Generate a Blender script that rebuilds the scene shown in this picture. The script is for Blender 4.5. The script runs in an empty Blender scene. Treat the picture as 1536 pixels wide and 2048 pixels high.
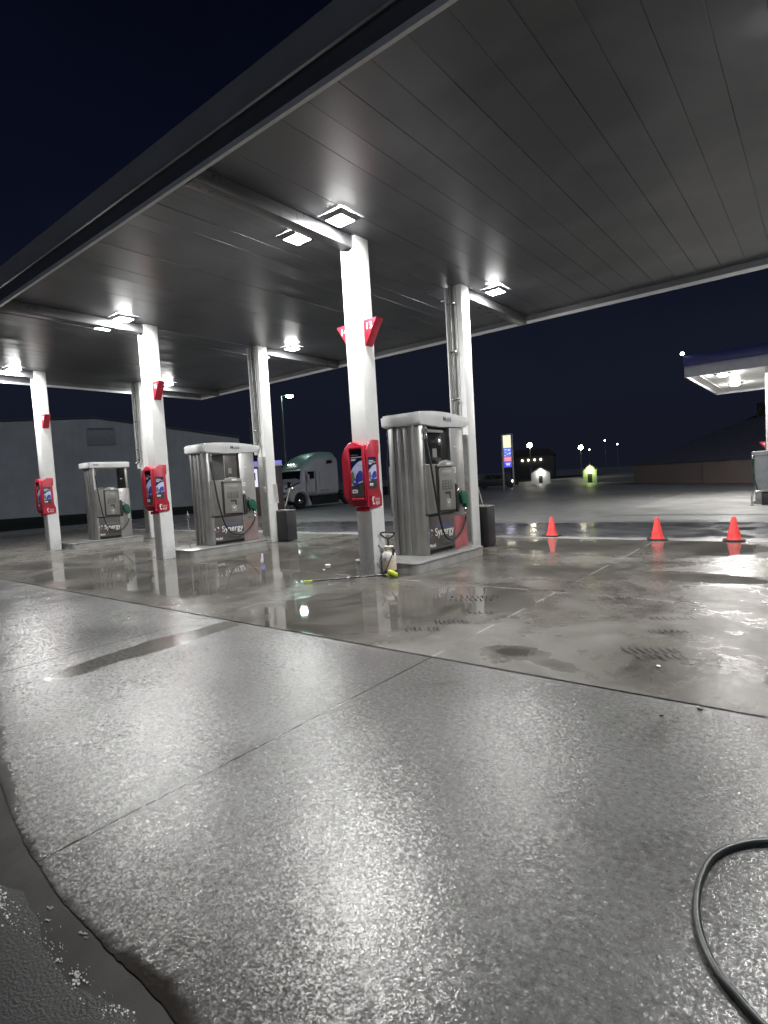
import bpy, bmesh, math, random
from mathutils import Vector, Matrix
random.seed(7)
PI = math.pi
S = bpy.context.scene
COL = S.collection

# ------------------------------------------------------------------ node helpers
class NT:
    def __init__(s, tree):
        s.t = tree; s.n = tree.nodes; s.l = tree.links
    def node(s, typ, **kw):
        n = s.n.new(typ)
        for k, v in kw.items(): setattr(n, k, v)
        return n
    def put(s, sock, v):
        if isinstance(v, bpy.types.NodeSocket): s.l.new(v, sock)
        elif v is not None: sock.default_value = v
    def math(s, op, a, b=None, c=None, clamp=False):
        n = s.node('ShaderNodeMath', operation=op); n.use_clamp = clamp
        s.put(n.inputs[0], a)
        if b is not None: s.put(n.inputs[1], b)
        if c is not None: s.put(n.inputs[2], c)
        return n.outputs[0]
    def add(s, a, b): return s.math('ADD', a, b)
    def sub(s, a, b): return s.math('SUBTRACT', a, b)
    def mul(s, a, b): return s.math('MULTIPLY', a, b)
    def mx(s, a, b): return s.math('MAXIMUM', a, b)
    def step(s, v, lo, hi, a=0.0, b=1.0):
        n = s.node('ShaderNodeMapRange', interpolation_type='SMOOTHSTEP')
        s.put(n.inputs[0], v)
        n.inputs[1].default_value = lo; n.inputs[2].default_value = hi
        n.inputs[3].default_value = a; n.inputs[4].default_value = b
        return n.outputs[0]
    def noise(s, vec, scale, detail=4, rough=.55, dist=0.0):
        n = s.node('ShaderNodeTexNoise')
        s.put(n.inputs['Vector'], vec); n.inputs['Scale'].default_value = scale
        n.inputs['Detail'].default_value = detail; n.inputs['Roughness'].default_value = rough
        n.inputs['Distortion'].default_value = dist
        return n.outputs[0]
    def voro(s, vec, scale, feat='F1'):
        n = s.node('ShaderNodeTexVoronoi', feature=feat)
        s.put(n.inputs['Vector'], vec); n.inputs['Scale'].default_value = scale
        return n.outputs[0]
    def mapping(s, vec, loc=(0, 0, 0), rot=(0, 0, 0), sc=(1, 1, 1)):
        n = s.node('ShaderNodeMapping'); s.put(n.inputs[0], vec)
        n.inputs[1].default_value = loc; n.inputs[2].default_value = rot; n.inputs[3].default_value = sc
        return n.outputs[0]
    def mixc(s, f, a, b):
        n = s.node('ShaderNodeMix', data_type='RGBA')
        s.put(n.inputs[0], f)
        for sock, v in ((n.inputs[6], a), (n.inputs[7], b)):
            if isinstance(v, tuple): sock.default_value = (v + (1,))[:4]
            else: s.put(sock, v)
        return n.outputs[2]
    def mixf(s, f, a, b):
        n = s.node('ShaderNodeMix', data_type='FLOAT')
        s.put(n.inputs[0], f); s.put(n.inputs[2], a); s.put(n.inputs[3], b)
        return n.outputs[0]
    def bump(s, h, strength, dist, normal=None):
        n = s.node('ShaderNodeBump')
        s.put(n.inputs['Strength'], strength); n.inputs['Distance'].default_value = dist
        s.put(n.inputs['Height'], h)
        if normal is not None: s.put(n.inputs['Normal'], normal)
        return n.outputs[0]
    def pos(s): return s.node('ShaderNodeNewGeometry').outputs['Position']
    def obj(s): return s.node('ShaderNodeTexCoord').outputs['Object']
    def sep(s, v):
        n = s.node('ShaderNodeSeparateXYZ'); s.put(n.inputs[0], v); return n.outputs
    def blob(s, vec, cx, cy, rx, ry, rot=0.0):
        # 1 in the middle of an ellipse, falling linearly to 0 at its edge
        m = s.node('ShaderNodeMapping', vector_type='TEXTURE'); s.put(m.inputs[0], vec)
        m.inputs[1].default_value = (cx, cy, 0); m.inputs[2].default_value = (0, 0, rot)
        m.inputs[3].default_value = (rx, ry, 1)
        g = s.node('ShaderNodeTexGradient', gradient_type='SPHERICAL'); s.l.new(m.outputs[0], g.inputs[0])
        return g.outputs['Fac'] if 'Fac' in g.outputs else g.outputs[1]

MATS = {}
def newmat(name):
    m = bpy.data.materials.new(name); m.use_nodes = True
    nt = NT(m.node_tree); bs = m.node_tree.nodes['Principled BSDF']
    MATS[name] = m
    return m, nt, bs
def simple(name, col, rough=.5, metal=0.0, ior=1.5, var=.12, scale=6.0, bump=0.0, bscale=120.0, stretch=(1, 1, 1), rvar=.12, coat=0.0):
    m, t, b = newmat(name)
    o = t.mapping(t.obj(), sc=stretch)
    n = t.noise(o, scale, 5, .6)
    lo = tuple(c * (1 - var) for c in col); hi = tuple(min(1, c * (1 + var)) for c in col)
    t.put(b.inputs['Base Color'], t.mixc(t.step(n, .3, .7), lo, hi))
    t.put(b.inputs['Roughness'], t.step(t.noise(o, scale * 2.3, 4), .25, .75, max(.02, rough - rvar * rough), min(1, rough + rvar * rough)))
    b.inputs['Metallic'].default_value = metal; b.inputs['IOR'].default_value = ior
    b.inputs['Coat Weight'].default_value = coat
    if bump: t.put(b.inputs['Normal'], t.bump(t.noise(o, bscale, 3), bump, .002))
    return m
def glow(name, col, strength):
    m, t, b = newmat(name)
    b.inputs['Base Color'].default_value = (.6, .6, .6, 1)
    b.inputs['Emission Color'].default_value = col + (1,)
    b.inputs['Emission Strength'].default_value = strength
    return m

# ------------------------------------------------------------------ mesh helpers
class MB:
    def __init__(s): s.bm = bmesh.new(); s.mi = 0
    def _faces(s, vs, idx):
        bv = [s.bm.verts.new(v) for v in vs]; fs = []
        for f in idx:
            try:
                F = s.bm.faces.new([bv[i] for i in f]); F.material_index = s.mi; fs.append(F)
            except ValueError: pass
        return bv, fs
    def box(s, x0, x1, y0, y1, z0, z1, bev=0.0, seg=2, M=None):
        vs = [(x, y, z) for x in (x0, x1) for y in (y0, y1) for z in (z0, z1)]
        idx = [(0, 1, 3, 2), (4, 6, 7, 5), (0, 4, 5, 1), (2, 3, 7, 6), (0, 2, 6, 4), (1, 5, 7, 3)]
        bv, fs = s._faces(vs, idx)
        if M is not None: bmesh.ops.transform(s.bm, matrix=M, verts=bv)
        if bev:
            es = list({e for f in fs for e in f.edges})
            bmesh.ops.bevel(s.bm, geom=es, offset=bev, segments=seg, profile=.5, affect='EDGES')
        return s
    def prism(s, poly, axis, a, b, bev=0.0, seg=2):
        # poly of 2-D points extruded along axis from a to b (x: (y,z), y: (x,z), z: (x,y))
        def P(u, v, w): return {'x': (w, u, v), 'y': (u, w, v), 'z': (u, v, w)}[axis]
        n = len(poly)
        vs = [P(u, v, a) for u, v in poly] + [P(u, v, b) for u, v in poly]
        idx = [tuple(range(n)), tuple(range(2 * n - 1, n - 1, -1))] + [(i, i + n, (i + 1) % n + n, (i + 1) % n) for i in range(n)]
        bv, fs = s._faces(vs, idx)
        if bev:
            es = list({e for f in fs[:2] for e in f.edges})
            bmesh.ops.bevel(s.bm, geom=es, offset=bev, segments=seg, profile=.5, affect='EDGES')
        return s
    def quad(s, *pts):
        s._faces(list(pts), [tuple(range(len(pts)))]); return s
    def tube(s, pts, r, n=10, cap=True):
        pts = [Vector(p) for p in pts]; rings = []
        R = r if isinstance(r, (list, tuple)) else [r] * len(pts)
        up = None
        for i, p in enumerate(pts):
            d = (pts[min(i + 1, len(pts) - 1)] - pts[max(i - 1, 0)]).normalized()
            if up is None:
                up = Vector((0, 0, 1)) if abs(d.z) < .9 else Vector((1, 0, 0))
            a = (up - d * up.dot(d)).normalized(); b = d.cross(a); up = a
            rings.append([s.bm.verts.new(p + R[i] * (math.cos(2 * PI * k / n) * a + math.sin(2 * PI * k / n) * b)) for k in range(n)])
        for A, B in zip(rings, rings[1:]):
            for k in range(n):
                f = s.bm.faces.new((A[k], A[(k + 1) % n], B[(k + 1) % n], B[k])); f.material_index = s.mi
        if cap:
            for ring in (rings[0][::-1], rings[-1]):
                f = s.bm.faces.new(ring); f.material_index = s.mi
        return s
    def lathe(s, prof, c=(0, 0, 0), n=20, axis='z'):
        rings = []
        for r, h in prof:
            ring = []
            for k in range(n):
                a = 2 * PI * k / n; u, v = r * math.cos(a), r * math.sin(a)
                q = {'z': (u, v, h), 'x': (h, u, v), 'y': (u, h, v)}[axis]
                ring.append(s.bm.verts.new((c[0] + q[0], c[1] + q[1], c[2] + q[2])))
            rings.append(ring)
        for A, B in zip(rings, rings[1:]):
            for k in range(n):
                f = s.bm.faces.new((A[k], A[(k + 1) % n], B[(k + 1) % n], B[k])); f.material_index = s.mi
        for ring, pr in ((rings[0][::-1], prof[0]), (rings[-1], prof[-1])):
            if pr[0] > 1e-4:
                f = s.bm.faces.new(ring); f.material_index = s.mi
        return s
    def loft(s, rings, cap=True):
        R = [[s.bm.verts.new(p) for p in ring] for ring in rings]; n = len(R[0])
        for A, B in zip(R, R[1:]):
            for k in range(n):
                f = s.bm.faces.new((A[k], A[(k + 1) % n], B[(k + 1) % n], B[k])); f.material_index = s.mi
        if cap:
            for ring in (R[0][::-1], R[-1]):
                f = s.bm.faces.new(ring); f.material_index = s.mi
        return s
    def build(s, name, mats, parent=None, smooth=40):
        bmesh.ops.recalc_face_normals(s.bm, faces=s.bm.faces)
        me = bpy.data.meshes.new(name); s.bm.to_mesh(me); s.bm.free()
        for m in (mats if isinstance(mats, (list, tuple)) else [mats]): me.materials.append(m)
        if smooth:
            for p in me.polygons: p.use_smooth = True
            me.set_sharp_from_angle(angle=math.radians(smooth))
        o = bpy.data.objects.new(name, me); COL.objects.link(o)
        if parent is not None: o.parent = parent
        return o

def tag(o, label=None, cat=None, group=None, kind=None):
    if label: o['label'] = label
    if cat: o['category'] = cat
    if group: o['group'] = group
    if kind: o['kind'] = kind
    return o
def thing(name, label, cat, loc=(0, 0, 0), rz=0.0, group=None):
    o = bpy.data.objects.new(name, None); COL.objects.link(o)
    o.location = loc; o.rotation_euler = (0, 0, rz); o.empty_display_size = .2
    return tag(o, label, cat, group)
def kids(o): return [c for c in bpy.data.objects if c.parent == o]
def copy_tree(o, parent=None):
    c = o.copy(); COL.objects.link(c); c.parent = parent
    for k in kids(o): copy_tree(k, c)
    return c
def spline(pts, sub=8):
    P = [Vector(p) for p in pts]; out = []
    for i in range(len(P) - 1):
        p0, p1, p2, p3 = P[max(i - 1, 0)], P[i], P[i + 1], P[min(i + 2, len(P) - 1)]
        for k in range(sub):
            t = k / sub
            out.append(.5 * ((2 * p1) + (p2 - p0) * t + (2 * p0 - 5 * p1 + 4 * p2 - p3) * t * t + (3 * p1 - p0 - 3 * p2 + p3) * t ** 3))
    out.append(P[-1]); return out
def text(name, body, size, mat, parent, at, right, up, extr=.003, bold=.0, shear=0.0, squeeze=1.0):
    cu = bpy.data.curves.new(name, 'FONT'); cu.body = body; cu.size = size; cu.extrude = extr
    cu.offset = bold; cu.shear = shear; cu.align_x = 'CENTER'; cu.align_y = 'CENTER'; cu.resolution_u = 4
    tmp = bpy.data.objects.new(name, cu); COL.objects.link(tmp)
    dg = bpy.context.evaluated_depsgraph_get()
    me = bpy.data.meshes.new_from_object(tmp.evaluated_get(dg)); bpy.data.objects.remove(tmp)
    me.materials.clear(); me.materials.append(mat); me.name = name
    o = bpy.data.objects.new(name, me); COL.objects.link(o)
    R, U = Vector(right), Vector(up); N = R.cross(U)
    o.matrix_local = Matrix(((R.x * squeeze, U.x, N.x, at[0]), (R.y * squeeze, U.y, N.y, at[1]), (R.z * squeeze, U.z, N.z, at[2]), (0, 0, 0, 1)))
    if parent is not None: o.parent = parent
    return o

# ------------------------------------------------------------------ layout (metres)
X1, DX = -5.812, 6.309
XI = [X1 - DX * k for k in range(3)]           # the three islands, nearest first
YP, YQ = 6.96, 10.164                          # near and far column rows
H = 5.351                                      # underside of the canopy deck
YF, YB, XL, XR = 3.967, 13.33, -19.58, 8.2   # canopy edges
CW = .158                                      # half column width
YD = 8.69                                      # middle of a dispenser
TOP = .17                                      # island height

# ------------------------------------------------------------------ materials
def make_white():
    m, t, b = newmat('white column paint')
    o = t.obj(); z = t.sep(o)[2]
    n = t.noise(o, 2.2, 5, .6); st = t.noise(t.mapping(o, sc=(1, 1, .12)), 14, 4, .65); f = t.noise(o, 30, 4, .7)
    c = t.mixc(t.step(n, .3, .7), (.68, .68, .675), (.77, .77, .765))
    c = t.mixc(t.mul(t.step(st, .56, .8), .30), c, (.45, .44, .42))
    low = t.mul(t.step(t.add(z, t.mul(t.sub(n, .5), .5)), .05, .55, 1.0, 0.0), t.step(f, .40, .62))
    c = t.mixc(t.mul(low, .45), c, (.26, .25, .235))
    c = t.mixc(t.mul(t.step(t.noise(o, 5.5, 3, .5), .70, .74), t.mul(t.step(f, .5, .6), .6)), c, (.30, .27, .23))
    t.put(b.inputs['Base Color'], c); t.put(b.inputs['Roughness'], t.step(n, .3, .7, .33, .45))
    t.put(b.inputs['Normal'], t.bump(t.noise(o, 4, 2), .06, .01))
    return m
white_paint = make_white()
dirty_white = simple('off white enamel', (.66, .67, .67), .32, var=.07, scale=3.0)
red_plastic = simple('red moulded plastic', (.37, .014, .034), .36, var=.08)
flag_red = simple('red sign face', (.50, .02, .045), .4, var=.05)
rubber = simple('black rubber', (.012, .012, .013), .42, var=.2)
black_plastic = simple('black plastic', (.018, .018, .02), .5, var=.2)
grey_plastic = simple('grey moulded plastic', (.165, .161, .15), .42, var=.08)
grey_light = simple('mid grey plastic', (.24, .24, .23), .45, var=.06)
panel_grey = simple('dark grey graphic panel', (.085, .078, .076), .38, var=.1)
white_print = simple('white print', (.78, .78, .78), .5, var=.02)
navy_print = simple('navy lettering', (.012, .02, .11), .5, var=.05)
blue_print = simple('blue lettering', (.08, .13, .38), .5, var=.05)
red_print = simple('red graphic film', (.36, .10, .11), .4, var=.3, scale=3)
green_plastic = simple('green nozzle cover', (.010, .085, .052), .4, var=.12)
chrome = simple('bright metal', (.72, .72, .72), .22, 1.0, var=.05)
steel_pipe = simple('dark galvanised pipe', (.16, .165, .16), .38, .8, var=.2)
galv = simple('galvanised sheet', (.42, .42, .41), .42, .7, var=.15, scale=5)
glass_dark = simple('dark glass', (.02, .021, .023), .12, var=.1)
fascia_dark = simple('dark fascia panel', (.085, .088, .098), .42, var=.12, scale=.7)
fascia_grey = simple('grey fascia panel', (.24, .24, .25), .5, var=.1, scale=.7)
trim_light = simple('pale metal trim', (.5, .5, .5), .45, var=.1, scale=2)
cone_orange = simple('orange cone plastic', (.80, .065, .065), .45, var=.16, scale=9)
cone_black = simple('black cone base', (.02, .02, .02), .6, var=.2)
bin_black = simple('charcoal bin panel', (.022, .023, .026), .45, var=.2, scale=4)
yellow_green = simple('lime brush plastic', (.48, .54, .03), .5, var=.1)
jug_white = simple('translucent white jug', (.70, .66, .60), .35, var=.06)
jug_liquid = simple('peach liquid in jug', (.72, .58, .47), .35, var=.06)
hose_grey = simple('dark green grey hose', (.035, .042, .040), .38, var=.2, scale=12)
truck_white = simple('white truck paint', (.47, .47, .48), .3, var=.05, scale=1.5)
truck_glass = simple('truck glass', (.012, .014, .018), .1)
tyre_mat = simple('tyre rubber', (.015, .015, .016), .7)

def make_stainless():
    m, t, b = newmat('brushed stainless steel')
    o = t.mapping(t.obj(), sc=(1, 1, .12))
    n = t.noise(o, 5, 5, .6); big = t.noise(t.obj(), 1.6, 4, .6)
    t.put(b.inputs['Base Color'], t.mixc(t.step(big, .3, .72), (.40, .396, .39), (.50, .495, .487)))
    b.inputs['Metallic'].default_value = 1.0
    t.put(b.inputs['Roughness'], t.step(n, .3, .7, .40, .52))
    t.put(b.inputs['Normal'], t.bump(t.noise(t.mapping(t.obj(), sc=(1, 1, .02)), 220, 2), .06, .001))
    return m
stainless = make_stainless()

def make_deck():
    m, t, b = newmat('canopy deck enamel')
    o = t.obj()
    st = t.mapping(o, sc=(1, .12, 1))
    n1 = t.noise(o, .7, 3, .5, .6); n2 = t.noise(st, 9, 5, .65); n3 = t.noise(o, 26, 4, .7)
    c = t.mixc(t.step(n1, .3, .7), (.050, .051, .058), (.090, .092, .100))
    c = t.mixc(t.mul(t.step(n2, .45, .95), .10), c, (.06, .06, .06))
    scuff = t.mul(t.step(t.noise(o, 1.1, 3, .5), .68, .74), t.step(t.noise(o, 9, 5, .7), .56, .68))
    c = t.mixc(t.mul(scuff, .10), c, (.30, .30, .30))
    t.put(b.inputs['Base Color'], c)
    b.inputs['Roughness'].default_value = .35
    h = t.noise(o, 1.1, 1)
    t.put(b.inputs['Normal'], t.bump(h, .18, .012))
    return m
deck_mat = make_deck()
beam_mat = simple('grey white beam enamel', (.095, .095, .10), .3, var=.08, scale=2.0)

def make_concrete(name, near):
    m, t, b = newmat(name)
    p = t.pos(); xyz = t.sep(p)
    warp = t.noise(p, 1.3, 3)
    big = t.noise(p, .42, 4, .55, .5); mid = t.noise(p, 1.5, 5, .55, .3); fine = t.noise(p, 9, 5, .7)
    def line(c, at, hw):
        d = t.math('ABSOLUTE', t.add(t.sub(c, at), t.mul(t.sub(fine, .5), .012)))
        return t.step(d, hw * .6, hw, 1.0, 0.0)
    joints = None
    xs = [-2.67 - 3.235 * k for k in range(-3, 9)]
    for x in xs:
        L = line(xyz[0], x, .011); joints = L if joints is None else t.mx(joints, L)
    if near:
        # broom finished outer slab, evenly wet, a smooth wet streak and darker edge by the gutter
        streak = t.add(t.blob(p, -5.33, 2.85, .34, 1.75, .02), t.mul(t.sub(mid, .5), .9))
        sm = t.step(streak, .30, .42)
        e0 = t.sub(t.sub(xyz[1], .78), t.mul(t.mx(t.sub(-2.7, xyz[0]), 0.0), .245))
        edge = t.step(t.add(e0, t.mul(t.sub(big, .5), .5)), .0, .62, 1.0, 0.0)
        rim = t.step(t.add(t.add(e0, t.mul(t.sub(mid, .5), .22)), t.mul(t.sub(fine, .5), .14)), .0, .08, 1.0, 0.0)
        col = t.mixc(t.step(big, .32, .68), (.128, .126, .122), (.190, .188, .183))
        col = t.mixc(t.mul(t.step(t.noise(p, .9, 6, .66, .8), .52, .68), .5), col, (.070, .064, .060))
        spk = t.noise(p, 30, 7, .86)
        col = t.mixc(t.mul(t.step(spk, .50, .62), .6), col, (.04, .04, .039))
        col = t.mixc(t.mul(t.step(spk, .48, .36), .6), col, (.30, .30, .296))
        col = t.mixc(t.mul(edge, .6), col, (.062, .056, .051))
        col = t.mixc(rim, col, (.022, .018, .015))
        col = t.mixc(t.mul(sm, .75), col, (.085, .078, .066))
        col = t.mixc(joints, col, (.03, .03, .03))
        spots = t.mul(t.mul(t.step(t.noise(p, 3.3, 5, .6), .66, .78), t.step(spk, .42, .56)), .7)
        col = t.mixc(spots, col, (.05, .048, .045))
        rg = t.mixf(sm, t.step(mid, .3, .75, .17, .25), .15)
        agg = t.voro(p, 84, 'SMOOTH_F1'); ag2 = t.noise(p, 105, 3, .65); ag3 = t.noise(p, 34, 5, .62)
        h = t.add(t.add(t.mul(agg, .9), t.mul(ag2, 1.2)), t.mul(ag3, .9))
        st = t.mul(t.mixf(sm, t.step(big, .3, .7, .62, .95), .22), t.sub(1.0, t.mul(rim, .85)))
        nrm = t.bump(h, st, .0011)
        # single wet stones, each with its own small tilt
        def tilt(sc, k):
            v = t.node('ShaderNodeTexVoronoi', feature='F1'); t.put(v.inputs['Vector'], p); v.inputs['Scale'].default_value = sc
            a = t.node('ShaderNodeVectorMath', operation='SUBTRACT'); t.put(a.inputs[0], v.outputs['Color']); a.inputs[1].default_value = (.5, .5, .5)
            b2 = t.node('ShaderNodeVectorMath', operation='MULTIPLY'); t.put(b2.inputs[0], a.outputs[0]); b2.inputs[1].default_value = (k, k, 0)
            return b2.outputs[0]
        sc1 = t.node('ShaderNodeVectorMath', operation='SCALE'); ad = t.node('ShaderNodeVectorMath', operation='ADD')
        t.put(ad.inputs[0], tilt(112, .19)); t.put(ad.inputs[1], tilt(50, .08))
        t.put(sc1.inputs[0], ad.outputs[0]); t.put(sc1.inputs['Scale'], st)
        ad2 = t.node('ShaderNodeVectorMath', operation='ADD'); t.put(ad2.inputs[0], nrm); t.put(ad2.inputs[1], sc1.outputs[0])
        nz = t.node('ShaderNodeVectorMath', operation='NORMALIZE'); t.put(nz.inputs[0], ad2.outputs[0]); nrm = nz.outputs[0]
    else:
        wet = None
        for (cx, cy, rx, ry, rot, w) in PUDDLES:
            g = t.mul(t.blob(p, cx, cy, rx, ry, rot), w); wet = g if wet is None else t.mx(wet, g)
        field = t.add(t.add(t.mul(wet, 1.0), t.mul(t.sub(big, .5), 1.1)), t.mul(t.sub(mid, .5), .75))
        pud = t.step(field, .30, .52)
        damp = t.step(t.add(field, t.mul(t.sub(t.noise(p, 2.4, 4, .6), .5), .35)), -.30, .16)
        dry = t.sub(1.0, damp)
        col = t.mixc(t.step(mid, .3, .7), (.076, .070, .062), (.138, .129, .115))
        col = t.mixc(t.mul(t.step(t.noise(p, .9, 6, .68, 1.0), .47, .62), .8), col, (.046, .040, .035))
        col = t.mixc(t.mul(dry, .6), col, (.150, .143, .131))
        col = t.mixc(t.mul(pud, .35), col, (.075, .069, .058))
        yj = None
        for y in (6.77, 9.64, 12.14):
            L = line(xyz[1], y, .011); yj = L if yj is None else t.mx(yj, L)
        jj = t.mx(joints, yj)
        jc = t.mixc(t.step(warp, .42, .55), (.05, .048, .045), (.36, .35, .33))
        col = t.mixc(t.mul(jj, .8), col, jc)
        rg = t.mixf(damp, t.step(fine, .3, .7, .50, .64), t.step(fine, .3, .7, .17, .28))
        rg = t.mixf(pud, rg, .03)
        h = t.add(t.add(t.mul(t.noise(p, 70, 3, .7), .5), t.mul(t.noise(p, 210, 2, .6), .35)), t.mul(fine, .9))
        st = t.mixf(damp, .9, .34); st = t.mixf(pud, st, .012)
        nrm = t.bump(h, st, .0048)
    t.put(b.inputs['Base Color'], col); t.put(b.inputs['Roughness'], rg); t.put(b.inputs['Normal'], nrm)
    b.inputs['IOR'].default_value = 1.45
    return m
PUDDLES = [(-9.5, 7.0, 6.5, 4.4, .2, .95), (-11.2, 6.9, 1.6, .9, .2, 1.0), (-7.4, 6.6, 1.2, .8, .3, 1.0), (-14.5, 5.2, 1.8, .9, .1, 1.0), (-4.5, 4.95, 1.6, 1.75, .3, 1.25), (-3.6, 5.9, 1.3, 1.2, 0, 1.0), (-8.2, 5.3, 2.3, 1.7, .3, 1.1), (-12.0, 5.0, 2.0, 1.2, 0, 1.1),
           (-6.8, 8.2, 1.1, 2.2, .4, .8), (-10.0, 8.6, 2.0, 1.6, 0, .9), (-4.2, 11.0, 2.6, 1.6, 0, 1.0), (-1.6, 11.2, 1.6, 1.2, 0, 1.1),
           (-1.2, 8.3, 1.1, .55, 0, 1.1), (-2.1, 4.36, .36, .22, .2, .75), (-1.7, 4.2, .25, .12, -.3, .7), (-3.0, 8.2, 1.2, .9, .4, .75), (-13.8, 7.0, 2.0, 1.6, 0, .8)]
near_mat = make_concrete('broom finished wet concrete', True)
far_mat = make_concrete('smooth wet concrete', False)

def make_asphalt():
    m, t, b = newmat('wet asphalt')
    p = t.pos(); xyz = t.sep(p)
    big = t.noise(p, .22, 5, .6, .6); mid = t.noise(p, 1.4, 5, .6); fine = t.noise(p, 30, 4, .7)
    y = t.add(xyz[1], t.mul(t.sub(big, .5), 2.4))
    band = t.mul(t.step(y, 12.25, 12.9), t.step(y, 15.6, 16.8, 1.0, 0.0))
    col = t.mixc(t.step(mid, .3, .7), (.25, .25, .252), (.35, .35, .352))
    col = t.mixc(t.mul(t.step(fine, .5, .7), .5), col, (.25, .25, .25))
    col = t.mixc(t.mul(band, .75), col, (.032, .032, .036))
    t.put(b.inputs['Base Color'], col)
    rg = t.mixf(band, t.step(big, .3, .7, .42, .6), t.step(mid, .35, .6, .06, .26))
    t.put(b.inputs['Roughness'], rg)
    t.put(b.inputs['Normal'], t.bump(t.noise(p, 40, 2, .6), t.mixf(band, .35, .05), .005))
    b.inputs['IOR'].default_value = 1.4
    return m
asphalt = make_asphalt()

def make_gutter(name, c0, c1, rg, bs, bd):
    m, t, b = newmat(name)
    p = t.pos(); n = t.noise(p, 2.5, 6, .65); f = t.noise(p, 95, 4, .7)
    t.put(b.inputs['Base Color'], t.mixc(t.step(n, .3, .7), c0, c1))
    t.put(b.inputs['Roughness'], t.step(n, .3, .7, rg * .8, rg * 1.2))
    t.put(b.inputs['Normal'], t.bump(f, bs, bd))
    return m
gutter_mat = make_gutter('dark gutter silt', (.008, .0065, .0055), (.018, .0145, .012), .6, .2, .003)
street_mat = make_gutter('coarse black asphalt', (.007, .007, .007), (.020, .020, .0195), .36, .6, .006)
grass_mat = make_gutter('dark grass', (.006, .011, .005), (.014, .020, .009), .85, .9, .05)
flake_mat = simple('worn white road paint', (.62, .62, .60), .6, var=.2, scale=30)
curb_mat = simple('island concrete', (.30, .295, .28), .42, var=.22, scale=2.5, bump=.3, bscale=60)
mark_dark = simple('dark wet tread stain', (.007, .006, .005), .55, var=.3, scale=20)

# ------------------------------------------------------------------ ground
def sheet(name, x0, x1, y0, y1, z, mat, kind='structure'):
    o = MB().quad((x0, y0, z), (x1, y0, z), (x1, y1, z), (x0, y1, z)).build(name, mat, None, 0)
    return tag(o, None, None, None, kind)
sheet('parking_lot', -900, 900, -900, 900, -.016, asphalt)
ge = [(9, .74), (-1.2, .775), (-1.9, .785), (-2.3, .79), (-2.8, .835), (-3.2, .90), (-3.64, .985), (-4.5, 1.22), (-6, 1.6), (-12, 2.6), (-30, 3.0)]
mb = MB()
gs = [Vector((a, b, 0)) for a, b in ge]; gs = gs[:1] + [q + Vector((0, random.uniform(-.0035, .0035) + .003 * math.sin(q.x * 14), 0)) for q in spline([tuple(q) for q in gs[1:]], 22)]
for a, b in zip(gs, gs[1:]):
    ja, jb = random.uniform(-.006, .006), 0
    mb.quad((a.x, a.y, 0), (b.x, b.y, 0), (b.x, 3.888, 0), (a.x, 3.888, 0))
near = mb.build('concrete_apron', near_mat, None, 0); tag(near, None, None, None, 'structure')
far = sheet('concrete_forecourt', -30, 9, 3.912, 12.14, 0, far_mat)
sheet('gutter', -30, 9, .20, 3.2, -.003, gutter_mat)
sheet('grass_verge', -75, -34, -60, 120, -.010, grass_mat)
# black street surface beyond the gutter, its edge wavering a little
mb = MB(); edge = [(-6 + i * .12, .69 + .035 * math.sin(i * .9) + random.uniform(-.02, .02) + (.0 if -6 + i * .12 > -3.2 else .02)) for i in range(100)]
for (xa, ya), (xb, yb) in zip(edge, edge[1:]): mb.quad((xa, -6, -.0005), (xb, -6, -.0005), (xb, yb, -.0005), (xa, ya, -.0005))
tag(mb.build('street', street_mat, None, 0), None, None, None, 'structure')
# rough lighter strip where the slab ends
# concrete apron under the second canopy
sheet('far_canopy_slab', -5.4, 14, 18.2, 31, -.004, simple('pale concrete', (.38, .375, .36), .4, var=.2, scale=.8, bump=.4, bscale=60))
# flakes of white paint in the gutter
mb = MB()
def flake(x, y, r):
    n = random.randint(8, 14); a0 = random.random() * 6
    ring = [(x + r * random.uniform(.35, 1.25) * math.cos(a0 + 2 * PI * k / n), y + .6 * r * random.uniform(.45, 1.1) * math.sin(a0 + 2 * PI * k / n)) for k in range(n)]
    mb.prism(ring, 'z', -.0015, .0012)
for i in range(70): flake(random.uniform(-2.75, -2.38), .64 + random.gauss(.0, .02), abs(random.gauss(.002, .0025)) + .0012)
for i in range(150): flake(random.uniform(-2.4, -1.45), .665 + random.gauss(0, .028), abs(random.gauss(.0012, .0016)) + .0009)
for x, y, r in ((-2.66, .67, .03), (-2.58, .655, .028), (-2.50, .645, .016), (-2.05, .66, .012), (-1.94, .672, .022), (-1.90, .668, .02), (-1.71, .69, .014), (-1.66, .70, .018), (-2.33, .745, .010), (-2.27, .715, .009), (-2.09, .765, .010), (-2.06, .76, .007), (-2.16, .795, .005)):
    for q in range(11):
        u = random.gauss(0, .55)
        flake(x + r * u * 1.3, y + r * random.gauss(0, .30) + r * u * .35, r * random.uniform(.16, .42))
tag(mb.build('paint_flakes', flake_mat, None, 0), 'broken white paint flakes scattered along the dark gutter at lower left', 'paint flakes', None, 'stuff')

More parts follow.
